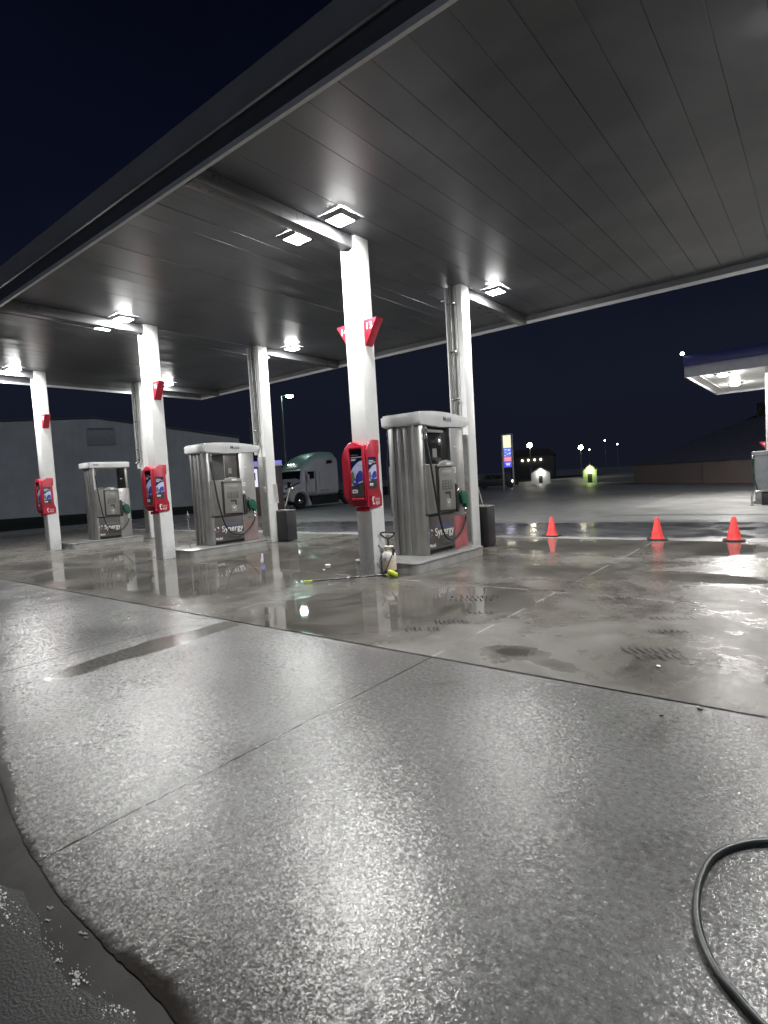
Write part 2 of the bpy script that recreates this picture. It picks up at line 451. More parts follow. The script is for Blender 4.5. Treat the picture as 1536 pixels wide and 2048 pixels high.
def tread(cx, cy, rows, along, n, gap, ang, ln):
    mb = MB()
    for rr in range(rows):
        for k in range(n):
            if random.random() < .12: continue
            ox = (k - n / 2) * gap * 1.25 + random.uniform(-.006, .006); oy = (rr - rows / 2) * along + random.uniform(-.01, .01)
            ca, sa = math.cos(ang), math.sin(ang)
            x, y = cx + ox * ca - oy * sa, cy + ox * sa + oy * ca
            l2 = 1.5 * ln * random.uniform(.6, 1.1) / 2; w = .026 * random.uniform(.7, 1.2); a = ang + PI / 2 + .15
            dx, dy = math.cos(a) * l2, math.sin(a) * l2; nx, ny = -math.sin(a) * w, math.cos(a) * w
            mb.quad((x - dx - nx * .5, y - dy - ny * .5, .003), (x + dx * .3 + nx, y + dy * .3 + ny, .003), (x + dx, y + dy, .003), (x - dx + nx * .5, y - dy + ny * .5, .003))
    return mb.build('tread_mark', mark_dark, far, 0)
tread(-3.24, 4.66, 1, .1, 8, .037, .5, .13); tread(-3.12, 5.03, 1, .1, 8, .037, .5, .13); tread(-3.45, 6.15, 2, .16, 10, .05, .4, .12)
tread(-1.12, 4.92, 2, .16, 8, .045, .45, .15); tread(-1.96, 6.79, 1, .14, 8, .035, .5, .15); tread(-1.15, 5.6, 1, .14, 7, .04, .45, .1)
tread(-1.2, 6.1, 1, .14, 7, .05, .45, .1); tread(-3.05, 5.5, 1, .1, 6, .05, .5, .08)

# ------------------------------------------------------------------ main canopy
can = thing('fuel_canopy', 'broad grey canopy roof on white columns over the fuel islands', 'canopy', (0, 0, 0))
pitch = .407; mb = MB()
x = -2.776
xs = []
while x > XL: x -= pitch
x = max(x, XL)
edges = [XL]
k = math.ceil((XL + 2.776) / pitch)
while -2.776 + k * pitch < XR: edges.append(-2.776 + k * pitch); k += 1
edges.append(XR)
YFd, YBd = YF + .035, YB - .035
for a, b in zip(edges, edges[1:]):
    dz = random.uniform(-.0035, .0035); dt = random.uniform(-.003, .003); g = .0035
    za, zb = H + dz - dt, H + dz + dt
    n = 12; ys = [YFd + (YBd - YFd) * i / n for i in range(n + 1)]
    off = [random.uniform(-.0015, .0015) for _ in ys]
    for i in range(n):
        mb.quad((a + g, ys[i], za + off[i]), (b - g, ys[i], zb + off[i]), (b - g, ys[i + 1], zb + off[i + 1]), (a + g, ys[i + 1], za + off[i + 1]))
        mb.quad((b - g, ys[i], zb + off[i]), (b, ys[i], H + .010), (b, ys[i + 1], H + .010), (b - g, ys[i + 1], zb + off[i + 1]))
        mb.quad((a, ys[i], H + .010), (a + g, ys[i], za + off[i]), (a + g, ys[i + 1], za + off[i + 1]), (a, ys[i + 1], H + .010))
mb.build('deck', deck_mat, can, 0)
MB().box(XL + .02, XR - .02, YF + .03, YB - .03, H + .03, H + .42).build('roof', fascia_grey, can)
# front fascia: lower dark band, thin light trim, upper panel leaning out a little
def fascia(fx0, fx1, y, sgn, nm):
    mb = MB(); mb.prism([(y, 5.232), (y + sgn * .04, 5.232), (y + sgn * .04, 5.452), (y, 5.452)], 'x', fx0, fx1); mb.build('lower_fascia', fascia_dark, can)
    mb = MB(); mb.prism([(y - sgn * .012, 5.486), (y + sgn * .04, 5.486), (y + sgn * .04, 5.79), (y - sgn * .03, 5.79)], 'x', fx0, fx1); mb.build('upper_fascia', fascia_grey, can)
    mb = MB(); mb.prism([(y - sgn * .03, 5.453), (y + sgn * .03, 5.453), (y + sgn * .03, 5.484), (y - sgn * .03, 5.484)], 'x', fx0, fx1, .004); mb.build('fascia_trim', simple_trim, can)
    mb = MB(); mb.prism([(y - sgn * .012, 5.165), (y + sgn * .033, 5.165), (y + sgn * .033, 5.230), (y - sgn * .012, 5.230)], 'x', fx0, fx1, .004); mb.build('drip_edge', trim_light, can)
simple_trim = simple('weathered trim', (.22, .22, .22), .45, var=.15, scale=2)
fascia(XL, XR, YF, 1, 'front'); fascia(XL, XR, YB, -1, 'back')
for xx, sg in ((XL, 1),):
    MB().prism([(xx, 5.232), (xx - .04, 5.232), (xx - .04, 5.79), (xx, 5.79)], 'y', YF - .03, YB + .03).build('end_fascia', fascia_dark, can)
    MB().prism([(xx - .045, 5.165), (xx - .001, 5.165), (xx - .001, 5.230), (xx - .045, 5.230)], 'y', YF - .012, YB + .012, .004).build('drip_edge', trim_light, can)
MB().box(XL + .03, XR, YF + .036, YF + .052, 5.232, H + .02).build('inner_lip', deck_mat, can, 0)
for xx in XI:
    for y0, y1 in ((YF + .056, YP - CW - .005), (YQ + CW + .005, YB - .056)):
        MB().box(xx - .105, xx + .105, y0, y1, 5.165, H - .006, .006).build('beam', beam_mat, can)
# a couple of dark slots by the front lip
for a, b in ((-3.05, -2.80), (-9.9, -9.7)):
    MB().box(a, b, YF + .09, YF + .115, H - .012, H - .002).build('slot', black_plastic, can)

# ------------------------------------------------------------------ canopy lights
LENS = glow('lamp lens', (.99, .99, .968), 660.0)
frame_mat = simple('white lamp housing', (.13, .13, .128), .35, var=.05)
def make_light(label):
    t = thing('canopy_light', label, 'ceiling light', (0, 0, 0), 0, 'square lights on the canopy deck')
    f = MB()
    o, i = .22, .145
    zo, zi = -.004, -.05
    O = [(-o, -o), (o, -o), (o, o), (-o, o)]; I = [(-i, -i), (i, -i), (i, i), (-i, i)]
    for k in range(4):
        a, b = O[k], O[(k + 1) % 4]; c, d = I[(k + 1) % 4], I[k]
        f.quad((a[0], a[1], 0), (b[0], b[1], 0), (b[0], b[1], zo - .012), (a[0], a[1], zo - .012))
        f.quad((a[0], a[1], zo - .012), (b[0], b[1], zo - .012), (c[0], c[1], zi), (d[0], d[1], zi))
    f.build('housing', frame_mat, t)
    l = MB(); j = .11
    J = [(-j, -j), (j, -j), (j, j), (-j, j)]
    for k in range(4):
        a, b = I[k], I[(k + 1) % 4]; c, d = J[(k + 1) % 4], J[k]
        l.quad((a[0], a[1], zi), (b[0], b[1], zi), (c[0], c[1], -.062), (d[0], d[1], -.062))
    l.quad(*[(q[0], q[1], -.062) for q in J[::-1]])
    l.build('lens', LENS, t)
    return t
LP = [(-5.42, 6.22, 'bright square light on the deck right of the beam at the nearest column'),
      (-6.30, 6.20, 'bright square light on the deck left of the beam at the nearest column'),
      (-5.33, 10.88, 'square light on the deck beside the far column behind the nearest dispenser'),
      (-6.30, 10.88, 'square deck light hidden behind the beam of the far right column'),
      (-11.75, 6.22, 'square light on the deck in front of the second column from the right, near row'),
      (-12.62, 6.22, 'square deck light behind the beam of the middle near column'),
      (-11.52, 10.86, 'square light on the deck beside the middle far column with the pipe'),
      (-12.62, 10.86, 'square deck light behind the beam of the middle far column'),
      (-18.10, 6.22, 'square light on the deck in front of the leftmost column, by the left edge'),
      (-18.93, 6.22, 'square deck light behind the beam of the leftmost near column'),
      (-17.95, 10.88, 'square light on the deck beside the third far column, partly behind the second near column'),
      (-18.93, 10.88, 'square deck light behind the beam of the leftmost far column'),
      (.02, 6.22, 'square light just beyond the right edge of the photo, near row of the canopy'),
      (.94, 6.22, 'square light furthest right in the near row of the canopy'),
      (.02, 10.88, 'square light just beyond the right edge of the photo, far row of the canopy'),
      (.94, 10.88, 'square light furthest right in the far row of the canopy')]
proto = None
for x, y, lb in LP:
    if proto is None: o = proto = make_light(lb)
    else: o = copy_tree(proto); o['label'] = lb
    o.location = (x, y, H - .006)

# ------------------------------------------------------------------ columns
def near_column(i, lb):
    t = thing('canopy_column', lb, 'column', (XI[i], YP, 0), 0, 'white columns in the near row')
    MB().box(-CW, CW, -CW, CW, .0, H + .02, .006).build('shaft', white_paint, t)
    MB().box(-CW - .004, CW + .004, -CW - .004, CW + .004, .0, .012, .003).build('base_plate', galv, t)
    return t
near_column(0, 'nearest white square column, beside the sprayer and carrying a red display box')
near_column(1, 'white square near-row column to the left of the middle dispenser')
near_column(2, 'leftmost white square column, in front of the farthest dispenser')
def far_column(lb):
    t = thing('canopy_column', lb, 'column', (0, 0, 0), 0, 'white columns with pipes in the far row')
    MB().box(-CW, CW, -CW, CW, .0, H + .02, .006).build('shaft', white_paint, t)
    MB().box(-CW, -CW + .022, -CW - .115, -CW - .002, 2.42, H - .03, .003).build('flange', white_paint, t)
    MB().box(-CW + .01, CW - .02, -CW - .03, -CW - .002, .18, 2.36, .004).build('cover_panel', galv, t)
    MB().tube(spline([(-.045, -CW - .07, H), (-.045, -CW - .07, 3.0), (-.045, -CW - .07, 2.80), (-.075, -CW - .10, 2.66), (-.15, -CW - .17, 2.60)], 6), .034, 12).build('vent_pipe', steel_pipe, t)
    MB().tube([(.035, -CW - .022, H), (.035, -CW - .022, 2.36)], .012, 8).build('conduit', galv, t)
    for z in (4.98, 4.02, 3.07, 2.72):
        mb = MB(); mb.box(-.10, .075, -CW - .125, -CW - .105, z - .016, z + .016, .003)
        mb.box(-.10, -.085, -CW - .12, -CW - .002, z - .014, z + .014, .002)
        mb.build('clamp', chrome, t)
    MB().box(.02, .13, -CW - .075, -CW - .031, 1.37, 1.54, .008).build('junction_box', galv, t)
    MB().box(-CW - .004, CW + .004, -CW - .004, CW + .004, .0, .012, .003).build('base_plate', galv, t)
    return t
q0 = far_column('white column with a dark pipe clamped to it, directly behind the nearest dispenser')
q1 = copy_tree(q0); q1['label'] = 'white column with a dark pipe clamped to it, behind the middle dispenser'
q2 = copy_tree(q0); q2['label'] = 'white far-row column seen partly behind the second near column, right of the farthest dispenser'
for q, xx in zip((q0, q1, q2), XI): q.location = (xx, YQ, 0)

# ------------------------------------------------------------------ red number flags and display boxes
def number_flag(i, side, num, lb):
    t = thing('number_flag', lb, 'number sign', (XI[i] + side * (CW + .001), YP, 0), 0, 'red number flags on the columns')
    tri = [(0, 4.06), (side * .26, 4.06), (side * .02, 3.67), (0, 3.67)]
    MB().prism(tri, 'y', -.075, .10, .008).build('flag_body', flag_red, t)
    text('numeral', num, .15, white_print, t, (side * .105, -.077, 3.955), (1, 0, 0), (0, 0, 1), .001, .0012)
    text('numeral', num, .15, white_print, t, (side * .105, .102, 3.955), (-1, 0, 0), (0, 0, 1), .001, .0012)
    return t
number_flag(0, 1, '13', 'red triangular flag reading 13 on the right side of the nearest column')
number_flag(0, -1, '14', 'red triangular flag reading 14 poking out left of the nearest column')
number_flag(1, 1, '16', 'red triangular flag on the right side of the second near column')
number_flag(2, 1, '18', 'small red triangular flag on the leftmost column')

poster_navy = simple('navy poster print', (.012, .014, .06), .3, var=.1)
poster_road = simple('dark road print', (.055, .055, .055), .3, var=.25, scale=14)
poster_sky = simple('pale sky print', (.50, .56, .82), .3, var=.15, scale=10)
poster_blue = simple('blue lorry print', (.045, .06, .36), .3, var=.5, scale=40)
poster_tree = simple('olive tree print', (.16, .17, .11), .3, var=.4, scale=50)
def poster(t, w, h, at, right):
    # a printed sheet: navy head with text lines, an arched picture of a lorry, dark road and a white pill
    N = [poster_navy, poster_sky, poster_tree, poster_blue, poster_road, white_print]
    mb = MB(); R = Vector(right); Nn = R.cross(Vector((0, 0, 1))); A = Vector(at)
    def P(u, v, k): q = A + R * (u * w / 2) + Vector((0, 0, v * h / 2)) + Nn * (.0012 * k); return q
    def poly(pts, k, mi): mb.mi = mi; mb._faces([P(u, v, k) for u, v in pts], [tuple(range(len(pts)))])
    poly([(-1, -1), (1, -1), (1, 1), (-1, 1)], 0, 0)
    arc = [(-1 + 2 * s / 14, .10 + .42 * math.sin(min(1, s / 12.5) * PI / 2) ** .9) for s in range(15)]
    poly([(-1, -.5), (1, -.42)] + arc[::-1], 1, 1)
    poly([(-1, -.42), (-.7, -.35), (-.35, -.2), (-.5, .02), (-.72, .12), (-1, .02)], 2, 2)
    poly([(-1, -1), (1, -1), (1, -.34), (.2, -.44), (-1, -.52)], 2, 4)
    poly([(-.75, -.46), (-.1, -.47), (.85, -.36), (.95, -.2), (.9, .05), (.62, .12), (.3, .1), (.02, .0), (-.1, -.16), (-.5, -.22), (-.72, -.32)], 3, 3)
    poly([(-.3, -.18), (.05, -.14), (.12, -.02), (-.02, -.02)], 4, 0)
    poly([(.2, -.41), (.32, -.40), (.32, -.33), (.2, -.34)], 4, 5); poly([(.5, -.40), (.62, -.38), (.62, -.31), (.5, -.32)], 4, 5); poly([(.7, -.38), (.8, -.36), (.8, -.3), (.7, -.31)], 4, 5)
    poly([(-.55, -.36), (-.35, -.36), (-.35, -.28), (-.55, -.29)], 4, 5)
    for u0, u1, v, hh in ((-.85, .3, .77, .022), (-.85, .85, .675, .018), (-.85, -.2, .56, .02), (-.85, .0, .60, .012)):
        poly([(u0, v - hh), (u1, v - hh), (u1, v + hh), (u0, v + hh)], 1, 5)
    pill = [(-.9 + 0, -.80)] + [(-.15 + .12 * math.cos(a), -.725 + .075 * math.sin(a)) for a in [(-PI / 2 + PI * q / 6) for q in range(7)]] + [(-.9, -.65)]
    poly(pill, 3, 5)
    poly([(-.75, -.74), (-.25, -.74), (-.25, -.705), (-.75, -.705)], 4, 0)
    return mb.build('poster', N, t, 0)
def display_box(i, lb):
    t = thing('display_box', lb, 'display box', (XI[i], YP, 0), 0, 'red poster boxes on the near columns')
    # front shell seen from -Y: a D whose round side faces -X, hugging the column
    def arc(cx, cz, r, rz, a0, a1, n=9): return [(cx + r * math.cos(a0 + (a1 - a0) * k / n), cz + rz * math.sin(a0 + (a1 - a0) * k / n)) for k in range(n + 1)]
    prof = [(.165, 2.10)] + [(-.03, 2.17)] + arc(-.06, 1.86, .245, .31, PI / 2, PI, 9) + [(-.30, 1.42)] + arc(-.10, 1.40, .20, .26, PI, 1.5 * PI, 8) + [(.20, 1.13), (.20, 1.3)]
    MB().prism(prof, 'y', -.275, -CW - .002, .018, 3).build('front_shell', red_plastic, t)
    # side shell on the +X face, profile in (y, z)
    sp = [(.075, 2.19), (-.05, 2.19)] + [(-.06 - .20 * math.sin(a), 1.93 + .255 * math.cos(a)) for a in [PI / 2 * q / 8 for q in range(9)]] + [(-.26, 1.13), (-.14, 1.10), (.08, 1.13), (.085, 1.31), (.055, 1.36), (.03, 1.42), (.03, 1.93), (.055, 1.97), (.075, 2.0)]
    MB().prism(sp, 'x', CW + .002, .200, .010, 2).build('side_shell', red_plastic, t)
    spl = [(-u, v) for u, v in sp]
    fr = MB()
    fr.box(-.160, -.120, -.300, -.277, 1.235, 2.09, .004); fr.box(.140, .180, -.300, -.277, 1.235, 2.09, .004)
    fr.box(-.119, .139, -.300, -.277, 2.05, 2.09, .004); fr.box(-.119, .139, -.300, -.277, 1.235, 1.275, .004)
    fr.build('poster_frame', red_plastic, t)
    poster(t, .257, .77, (.010, -.2785, 1.663), (1, 0, 0))
    poster(t, .195, .50, (.2025, -.125, 1.665), (0, 1, 0))
    MB().box(-.07, .13, -.26, -CW - .003, 1.06, 1.126, .01).build('lower_tray', red_plastic, t)
    ic = MB()
    for a, b, c, d in ((-.16, 1.27, .05, .018), (-.17, 1.22, .03, .05), (-.15, 1.165, .035, .022), (-.158, 1.166, .012, .115)): ic.box(.2005, .2025, a, a + c, b, b + d)
    ic.build('icon_sticker', white_print, t, 0); ic = MB()
    for q in range(4): ic.box(.2005, .2025, -.09 + q * .03, -.09 + q * .03 + .008, 1.23 - .01 * (q % 2), 1.262)
    for q in range(3): ic.box(.2005, .2025, -.085 + q * .035, -.085 + q * .035 + .013, 1.16 - .012 * (q % 2), 1.212)
    ic.build('text_sticker', white_print, t, 0)
    return t
b0 = display_box(0, 'red display box with lorry posters, on the nearest column')
b1 = copy_tree(b0); b1.location.x = XI[1]; b1['label'] = 'red display box with lorry posters, on the near column left of the middle dispenser'
b2 = copy_tree(b0); b2.location.x = XI[2]; b2['label'] = 'red display box on the leftmost column, before the farthest dispenser'

# ------------------------------------------------------------------ islands
def rounded(x0, x1, y0, y1, r, n=6):
    out = []
    for cx, cy, a0 in ((x1 - r, y1 - r, 0), (x0 + r, y1 - r, PI / 2), (x0 + r, y0 + r, PI), (x1 - r, y0 + r, 1.5 * PI)):
        out += [(cx + r * math.cos(a0 + PI / 2 * k / n), cy + r * math.sin(a0 + PI / 2 * k / n)) for k in range(n + 1)]
    return out
def island(lb):
    t = thing('fuel_island', lb, 'pump island', (0, 0, 0), 0, 'raised concrete islands under the dispensers')
    MB().prism(rounded(-.70, .70, 7.21, 9.50, .16), 'z', 0, .142).build('plinth', curb_mat, t)
    MB().prism(rounded(-.712, .712, 7.198, 9.512, .17), 'z', .143, TOP, .008, 3).build('nosing', simple_nosing, t)
    return t
simple_nosing = simple('wet island edging', (.21, .21, .205), .3, var=.15, scale=3, bump=.1)
i0 = island('raised concrete island under the nearest dispenser'); i0.location.x = XI[0]
i1 = copy_tree(i0); i1['label'] = 'raised concrete island under the middle dispenser'; i1.location.x = XI[1]
i2 = copy_tree(i0); i2['label'] = 'raised concrete island under the farthest dispenser at left'; i2.location.x = XI[2]

# ------------------------------------------------------------------ dispensers (local origin: middle of the dispenser on the island top)
def dispenser(style, num, lb):
    t = thing('fuel_dispenser', lb, 'fuel dispenser', (0, 0, 0), 0, 'fuel dispensers on the islands')
    y0, y1 = -.74, .745; HX = .37
    # near end tower with corner posts and a recessed fluted middle
    mb = MB()
    for sx in (-1, 1):
        ch = [(sx * (HX - .02), y0 + .06), (sx * HX, y0 + .10), (sx * HX, -.60), (sx * .20, -.60), (sx * .20, y0), (sx * (HX - .10), y0)]
        mb.prism(ch, 'z', 0, 2.285, .004)
    mb.build('corner_post', stainless, t)
    mb = MB(); mb.box(-.197, .197, y0 + .035, -.605, .002, 2.28)
    for xx in (-.12, .02): mb.box(xx, xx + .055, y0 + .012, y0 + .0345, .004, 2.276, .004)
    mb.build('end_panel', stainless, t)
    ft = MB(); ft.box(-HX + .012, HX - .012, .27, y1, 0, 2.285 if style != 'open' else 1.60, .012)
    if style == 'open': ft.box(-HX + .05, HX - .05, .64, y1, 1.602, 2.285, .012)
    ft.build('far_tower', stainless, t)
    MB().box(-.30, .30, -.595, .265, .003, .075).build('kick_plate', black_plastic, t)
    lower = MB().box(-HX + .012, HX - .012, -.598, .267, .078, .72, .004).build('lower_cabinet', panel_grey, t)
    MB().box(-HX + .04, HX - .04, -.598, .267, .722, 1.60, .004).build('core', panel_grey, t)
    # upper window between the towers
    if style == 'solid':
        MB().box(-.28, .28, -.55, .262, 1.602, 2.24, .004).build('window', glass_dark, t)
        for sx in (-1, 1):
            MB().box(sx * .281, sx * .2835, -.22, -.08, 1.72, 1.88).build('sticker', grey_light, t)
            MB().box(min(sx * .283, sx * .33), max(sx * .283, sx * .33), -.50, .10, 2.165, 2.215, .008).build('window_reflection', grey_light, t)  # pale bar standing in for a reflection at the top of the glass
    elif style == 'half':
        MB().box(-.28, .28, -.13, .262, 1.602, 2.24, .004).build('window', panel_grey, t)
        MB().box(-.30, .30, -.15, -.132, 1.602, 2.24).build('window_bar', galv, t)
        MB().box(-.29, .29, -.59, .262, 2.242, 2.282, .004).build('header_rail', galv, t)
        for sx in (-1, 1): MB().box(sx * .281, sx * .2835, -.02, .08, 1.76, 1.90).build('sticker', grey_light, t)
    else:
        MB().box(-.29, .29, -.59, .262, 2.242, 2.282, .004).build('header_rail', galv, t)
    # valance
    if style == 'open':
        MB().box(-.43, .43, -.80, .80, 2.286, 2.46, .015, 3).build('valance', dirty_white, t)
    else:
        top = [(-.755 + 1.70 * k / 14, 2.475 + .075 * math.sin(PI * (.12 + .80 * k / 14)) ** 1.0 - .035 * k / 14) for k in range(15)]
        bot = [(.945, 2.36), (.80, 2.288), (-.10, 2.262), (-.755, 2.288)]
        mb = MB(); mb.prism(top + bot, 'x', -.40, .40, .011, 3)
        mb.prism([(-.42, 2.31), (.42, 2.31), (.43, 2.47), (-.43, 2.47)], 'y', -.775, -.70, .015, 2)
        mb.build('valance', dirty_white, t)
    for sx in (1, -1):
        R = (0, sx, 0); U = (0, 0, 1)
        def fx(v): return sx * v
        def BX(mb, a, b, *r, **k): return mb.box(min(fx(a), fx(b)), max(fx(a), fx(b)), *r, **k)
        if style == 'open': text('brand_lettering', 'Mobil', .085, navy_print, t, (fx(.431), -.60 * sx if sx < 0 else -.55, 2.375), R, U, .001, .001)
        else: text('brand_lettering', 'Mobil', .125, navy_print, t, (fx(.4015), .145, 2.405), R, U, .001, .0008)
        # lower graphic panel
        text('graphic_lettering', 'Synergy', .205, white_print, lower, (fx(.3595), -.075, .375), R, U, .001, .0018)
        if style != 'open': text('graphic_lettering', 'FUEL TECHNOLOGY', .058, blue_print, lower, (fx(.3595), -.06, .485), R, U, .001, .001)
        else: text('graphic_lettering', 'FUEL TECHNOLOGY', .058, grey_light, lower, (fx(.3595), -.06, .485), R, U, .001, .001)
        text('graphic_lettering', 'Mobil', .085, white_print, lower, (fx(.3595), -.48 if sx > 0 else .16, .15), R, U, .001, .0012)
        em = MB()
        for a0, mi in ((.3, 0), (1.5, 1), (2.5, 0), (3.7, 1), (4.9, 2)):
            cx = -.535 if sx > 0 else .21; pts = []
            em.mi = mi
            ring = [(fx(.3605), cx + sx * (.075 * math.cos(a0 + q * .25)), .385 + .075 * math.sin(a0 + q * .25)) for q in range(4)] + [(fx(.3605), cx + sx * .042 * math.cos(a0 + q * .25 + .3), .385 + .042 * math.sin(a0 + q * .25 + .3)) for q in (3, 2, 1, 0)]
            em._faces(ring, [tuple(range(8))])
        em.build('emblem', [white_print, blue_print, red_print], lower, 0)
        # grey module with a console door
        mb = MB(); BX(mb, .325, .405, -.655, .285, .72, 1.595, bev=.014, seg=3); mod = mb.build('module', grey_plastic, t)
        mb = MB(); BX(mb, .33, .400, -.655, .285, .700, .7185); mb.build('shadow_strip', black_plastic, mod)
        door = [(-.345, .745), (.235, .725), (.245, 1.50), (.20, 1.575), (.08, 1.63), (-.08, 1.645), (-.24, 1.62), (-.345, 1.56)]
        mb = MB(); mb.prism([(u * 1.0 if sx > 0 else -u - .06, v) for u, v in door], 'x', fx(.4065), fx(.43), .012, 2); mb.build('door_edge', black_plastic, mod)
        inn = [(-.315, .765), (.205, .75), (.215, 1.49), (.17, 1.53), (-.27, 1.53), (-.315, 1.49)]
        mb = MB(); mb.prism([(u if sx > 0 else -u - .06, v) for u, v in inn], 'x', fx(.432), fx(.462), .012, 2); con = mb.build('console', grey_plastic, mod)
        cap = [(-.345, 1.545), (.235, 1.545), (.19, 1.60), (.08, 1.645), (-.08, 1.66), (-.24, 1.635), (-.345, 1.575)]
        mb = MB(); mb.prism([(u if sx > 0 else -u - .06, v) for u, v in cap], 'x', fx(.432), fx(.475), .010, 2); mb.build('console_cap', grey_light, mod)
        def M(u): return u if sx > 0 else -u - .06
        def YB2(u0, u1): a, b = M(u0), M(u1); return min(a, b), max(a, b)
        a, b = YB2(-.08, .06); mb = MB(); BX(mb, .4755, .477, a, b, 1.575, 1.612); mb.build('cap_label', white_print, mod)
        a, b = YB2(-.25, .09); mb = MB(); BX(mb, .4625, .466, a, b, 1.38, 1.475, bev=.002); mb.build('screen', grey_light, con)
        a, b = YB2(-.23, .10); mb = MB(); BX(mb, .4625, .465, a, b, 1.13, 1.30, bev=.002); mb.build('keypad', simple_key, con)
        mb = MB()
        for ky in range(3):
            for kz in range(3):
                a, b = YB2(-.20 + ky * .09, -.135 + ky * .09); BX(mb, .4655, .4675, a, b, 1.145 + kz * .05, 1.178 + kz * .05)
        mb.build('key', grey_plastic, con)
        a, b = YB2(-.14, .02); mb = MB(); mb.prism([(M(u), v) for u, v in ((-.14, 1.09), (.03, 1.09), (.03, .97), (.01, .94), (-.02, 1.05), (-.14, 1.05))], 'x', fx(.4625), fx(.466)); mb.build('card_slot', black_plastic, con)
        a, b = YB2(-.13, .03); mb = MB(); BX(mb, .4625, .465, a, b, .80, .965, bev=.002); mb.build('instruction_label', grey_light, con)
        mb = MB(); a, b = YB2(-.07, -.03); BX(mb, .4652, .4665, a, b, .885, .91); mb.build('label_mark', white_print, con)
        # number plate and sticker on the far tower
        a, b = YB2(.20, .34) ; yy = .262 if sx > 0 else -.0
        if sx > 0:
            mb = MB(); BX(mb, .3585, .3605, .285, .42, 1.42, 1.525); mb.build('number_plate', white_print, t)
            text('number_lettering', num, .085, navy_print, t, (fx(.3612), .352, 1.4725), R, U, .0006, .0006)
            mb = MB(); BX(mb, .3585, .3605, .33, .39, 1.24, 1.30); mb.build('sticker', white_print, t)
            mb = MB(); BX(mb, .3585, .36, .40, .50, 1.905, 1.92); mb.build('sticker', white_print, t)
        if style == 'solid' or style == 'half':
            mb = MB(); BX(mb, .3585, .3595, .285, .735, .012, .60 if style == 'solid' else .57); mb.build('graphic_film', red_print if style == 'solid' else film_pale, t, 0)
        # nozzle boot, nozzle, hose
        hy = .33 if sx > 0 else .33
        mb = MB(); mb.prism([(.285, .70), (.36, .69), (.40, .82), (.375, 1.17), (.33, 1.22), (.285, 1.20)], 'x', fx(.360), fx(.43), .006); mb.build('nozzle_boot', black_plastic, t)
        body = [(.40, .99), (.44, 1.06), (.50, 1.08), (.585, 1.06), (.655, .99), (.675, .90), (.645, .80), (.605, .755), (.56, .76), (.555, .83), (.52, .86), (.47, .83), (.44, .84), (.425, .90)]
        mb = MB(); mb.prism(body, 'x', fx(.40), fx(.475), .014, 3); noz = mb.build('nozzle', green_plastic, t)
        MB().tube(spline([(fx(.437), .52, 1.05), (fx(.437), .45, 1.10), (fx(.437), .385, 1.13), (fx(.42), .34, 1.08)], 5), .017, 10).build('spout', chrome, noz)
        MB().tube(spline([(fx(.437), .45, .84), (fx(.437), .47, .79), (fx(.437), .53, .765), (fx(.437), .58, .775)], 5), .010, 8).build('guard', black_plastic, noz)
        MB().lathe([(.018, .0), (.024, .01), (.024, .05), (.016, .06), (.016, .09), (.027, .10), (.027, .15), (.018, .17)], (fx(.437), .585, .585), 12).build('swivel', chrome, noz)
        path = [(fx(.405), -.60, 2.08), (fx(.42), -.60, 1.95), (fx(.47), -.585, 1.60), (fx(.50), -.545, 1.15), (fx(.505), -.475, .78), (fx(.49), -.36, .47), (fx(.47), -.20, .28), (fx(.46), .02, .205), (fx(.455), .25, .25), (fx(.445), .44, .37), (fx(.437), .56, .51), (fx(.437), .585, .60)]
        MB().tube(spline(path, 8), .019, 12).build('hose', rubber, t)
        mb = MB(); mb.lathe([(.018, 0), (.03, .01), (.03, .06), (.02, .07), (.02, .12), (.034, .13), (.034, .19), (.02, .20), (.02, .25)], (fx(.405), -.60, 2.03), 12); mb.build('hose_swivel', chrome, t)
    return t
simple_key = simple('darker grey keypad', (.085, .083, .078), .5)
film_pale = simple('faded pink film', (.30, .22, .21), .4, .3, var=.15, scale=4)
disp = [dispenser('solid', '13', 'nearest fuel dispenser, stainless, with an arched white top and closed dark window'),
        dispenser('half', '12', 'middle fuel dispenser, stainless, with an arched white top and half open window'),
        dispenser('open', '15', 'farthest fuel dispenser at left, flat white top and open see-through frame')]
for d, xx in zip(disp, XI): d.location = (xx, YD, TOP + .001)
disp[2].scale = (.88, .80, 1)

# ------------------------------------------------------------------ bins, squeegees, notice, spigot
def bin_(lb, g='charcoal bins beside the far columns'):
    t = thing('trash_bin', lb, 'bin', (0, 0, 0), 0, g)
    MB().box(-.23, .23, -.17, .17, .02, .87, .02, 3).build('bin_body', bin_black, t)
    MB().box(-.235, .235, -.175, .175, .872, .915, .014, 3).build('lid', simple_lid, t)
    MB().box(-.15, .10, -.08, .08, .9155, .932, .006).build('water_tray', galv, t)
    return t
simple_lid = simple('grey bin rim', (.12, .12, .12), .4, var=.1)
k0 = bin_('charcoal bin at the foot of the far column behind the nearest dispenser'); k0.location = (-5.76, 10.60, 0); k0.scale = (1, 1, .95)
k1 = copy_tree(k0); k1['label'] = 'charcoal bin at the foot of the middle far column, by the white notice'; k1.location = (-11.76, 10.42, 0)
def squeegee(lb, loc, lean):
    t = thing('squeegee', lb, 'squeegee', loc, 0, 'squeegees standing in the bins')
    MB().tube([(0, 0, 0), (lean[0], lean[1], .52)], .011, 8).build('handle', simple('wooden handle', (.42, .38, .34), .5), t)
    MB().box(-.09, .09, -.012, .012, -.012, .012, .003).build('blade', rubber, t)
squeegee('pale handled squeegee leaning out of the bin at the middle far column', (-11.78, 10.43, .945), (.10, .14))
squeegee('thin reddish squeegee handle leaning out of the bin behind the nearest dispenser', (-5.72, 10.60, .90), (-.10, -.06))
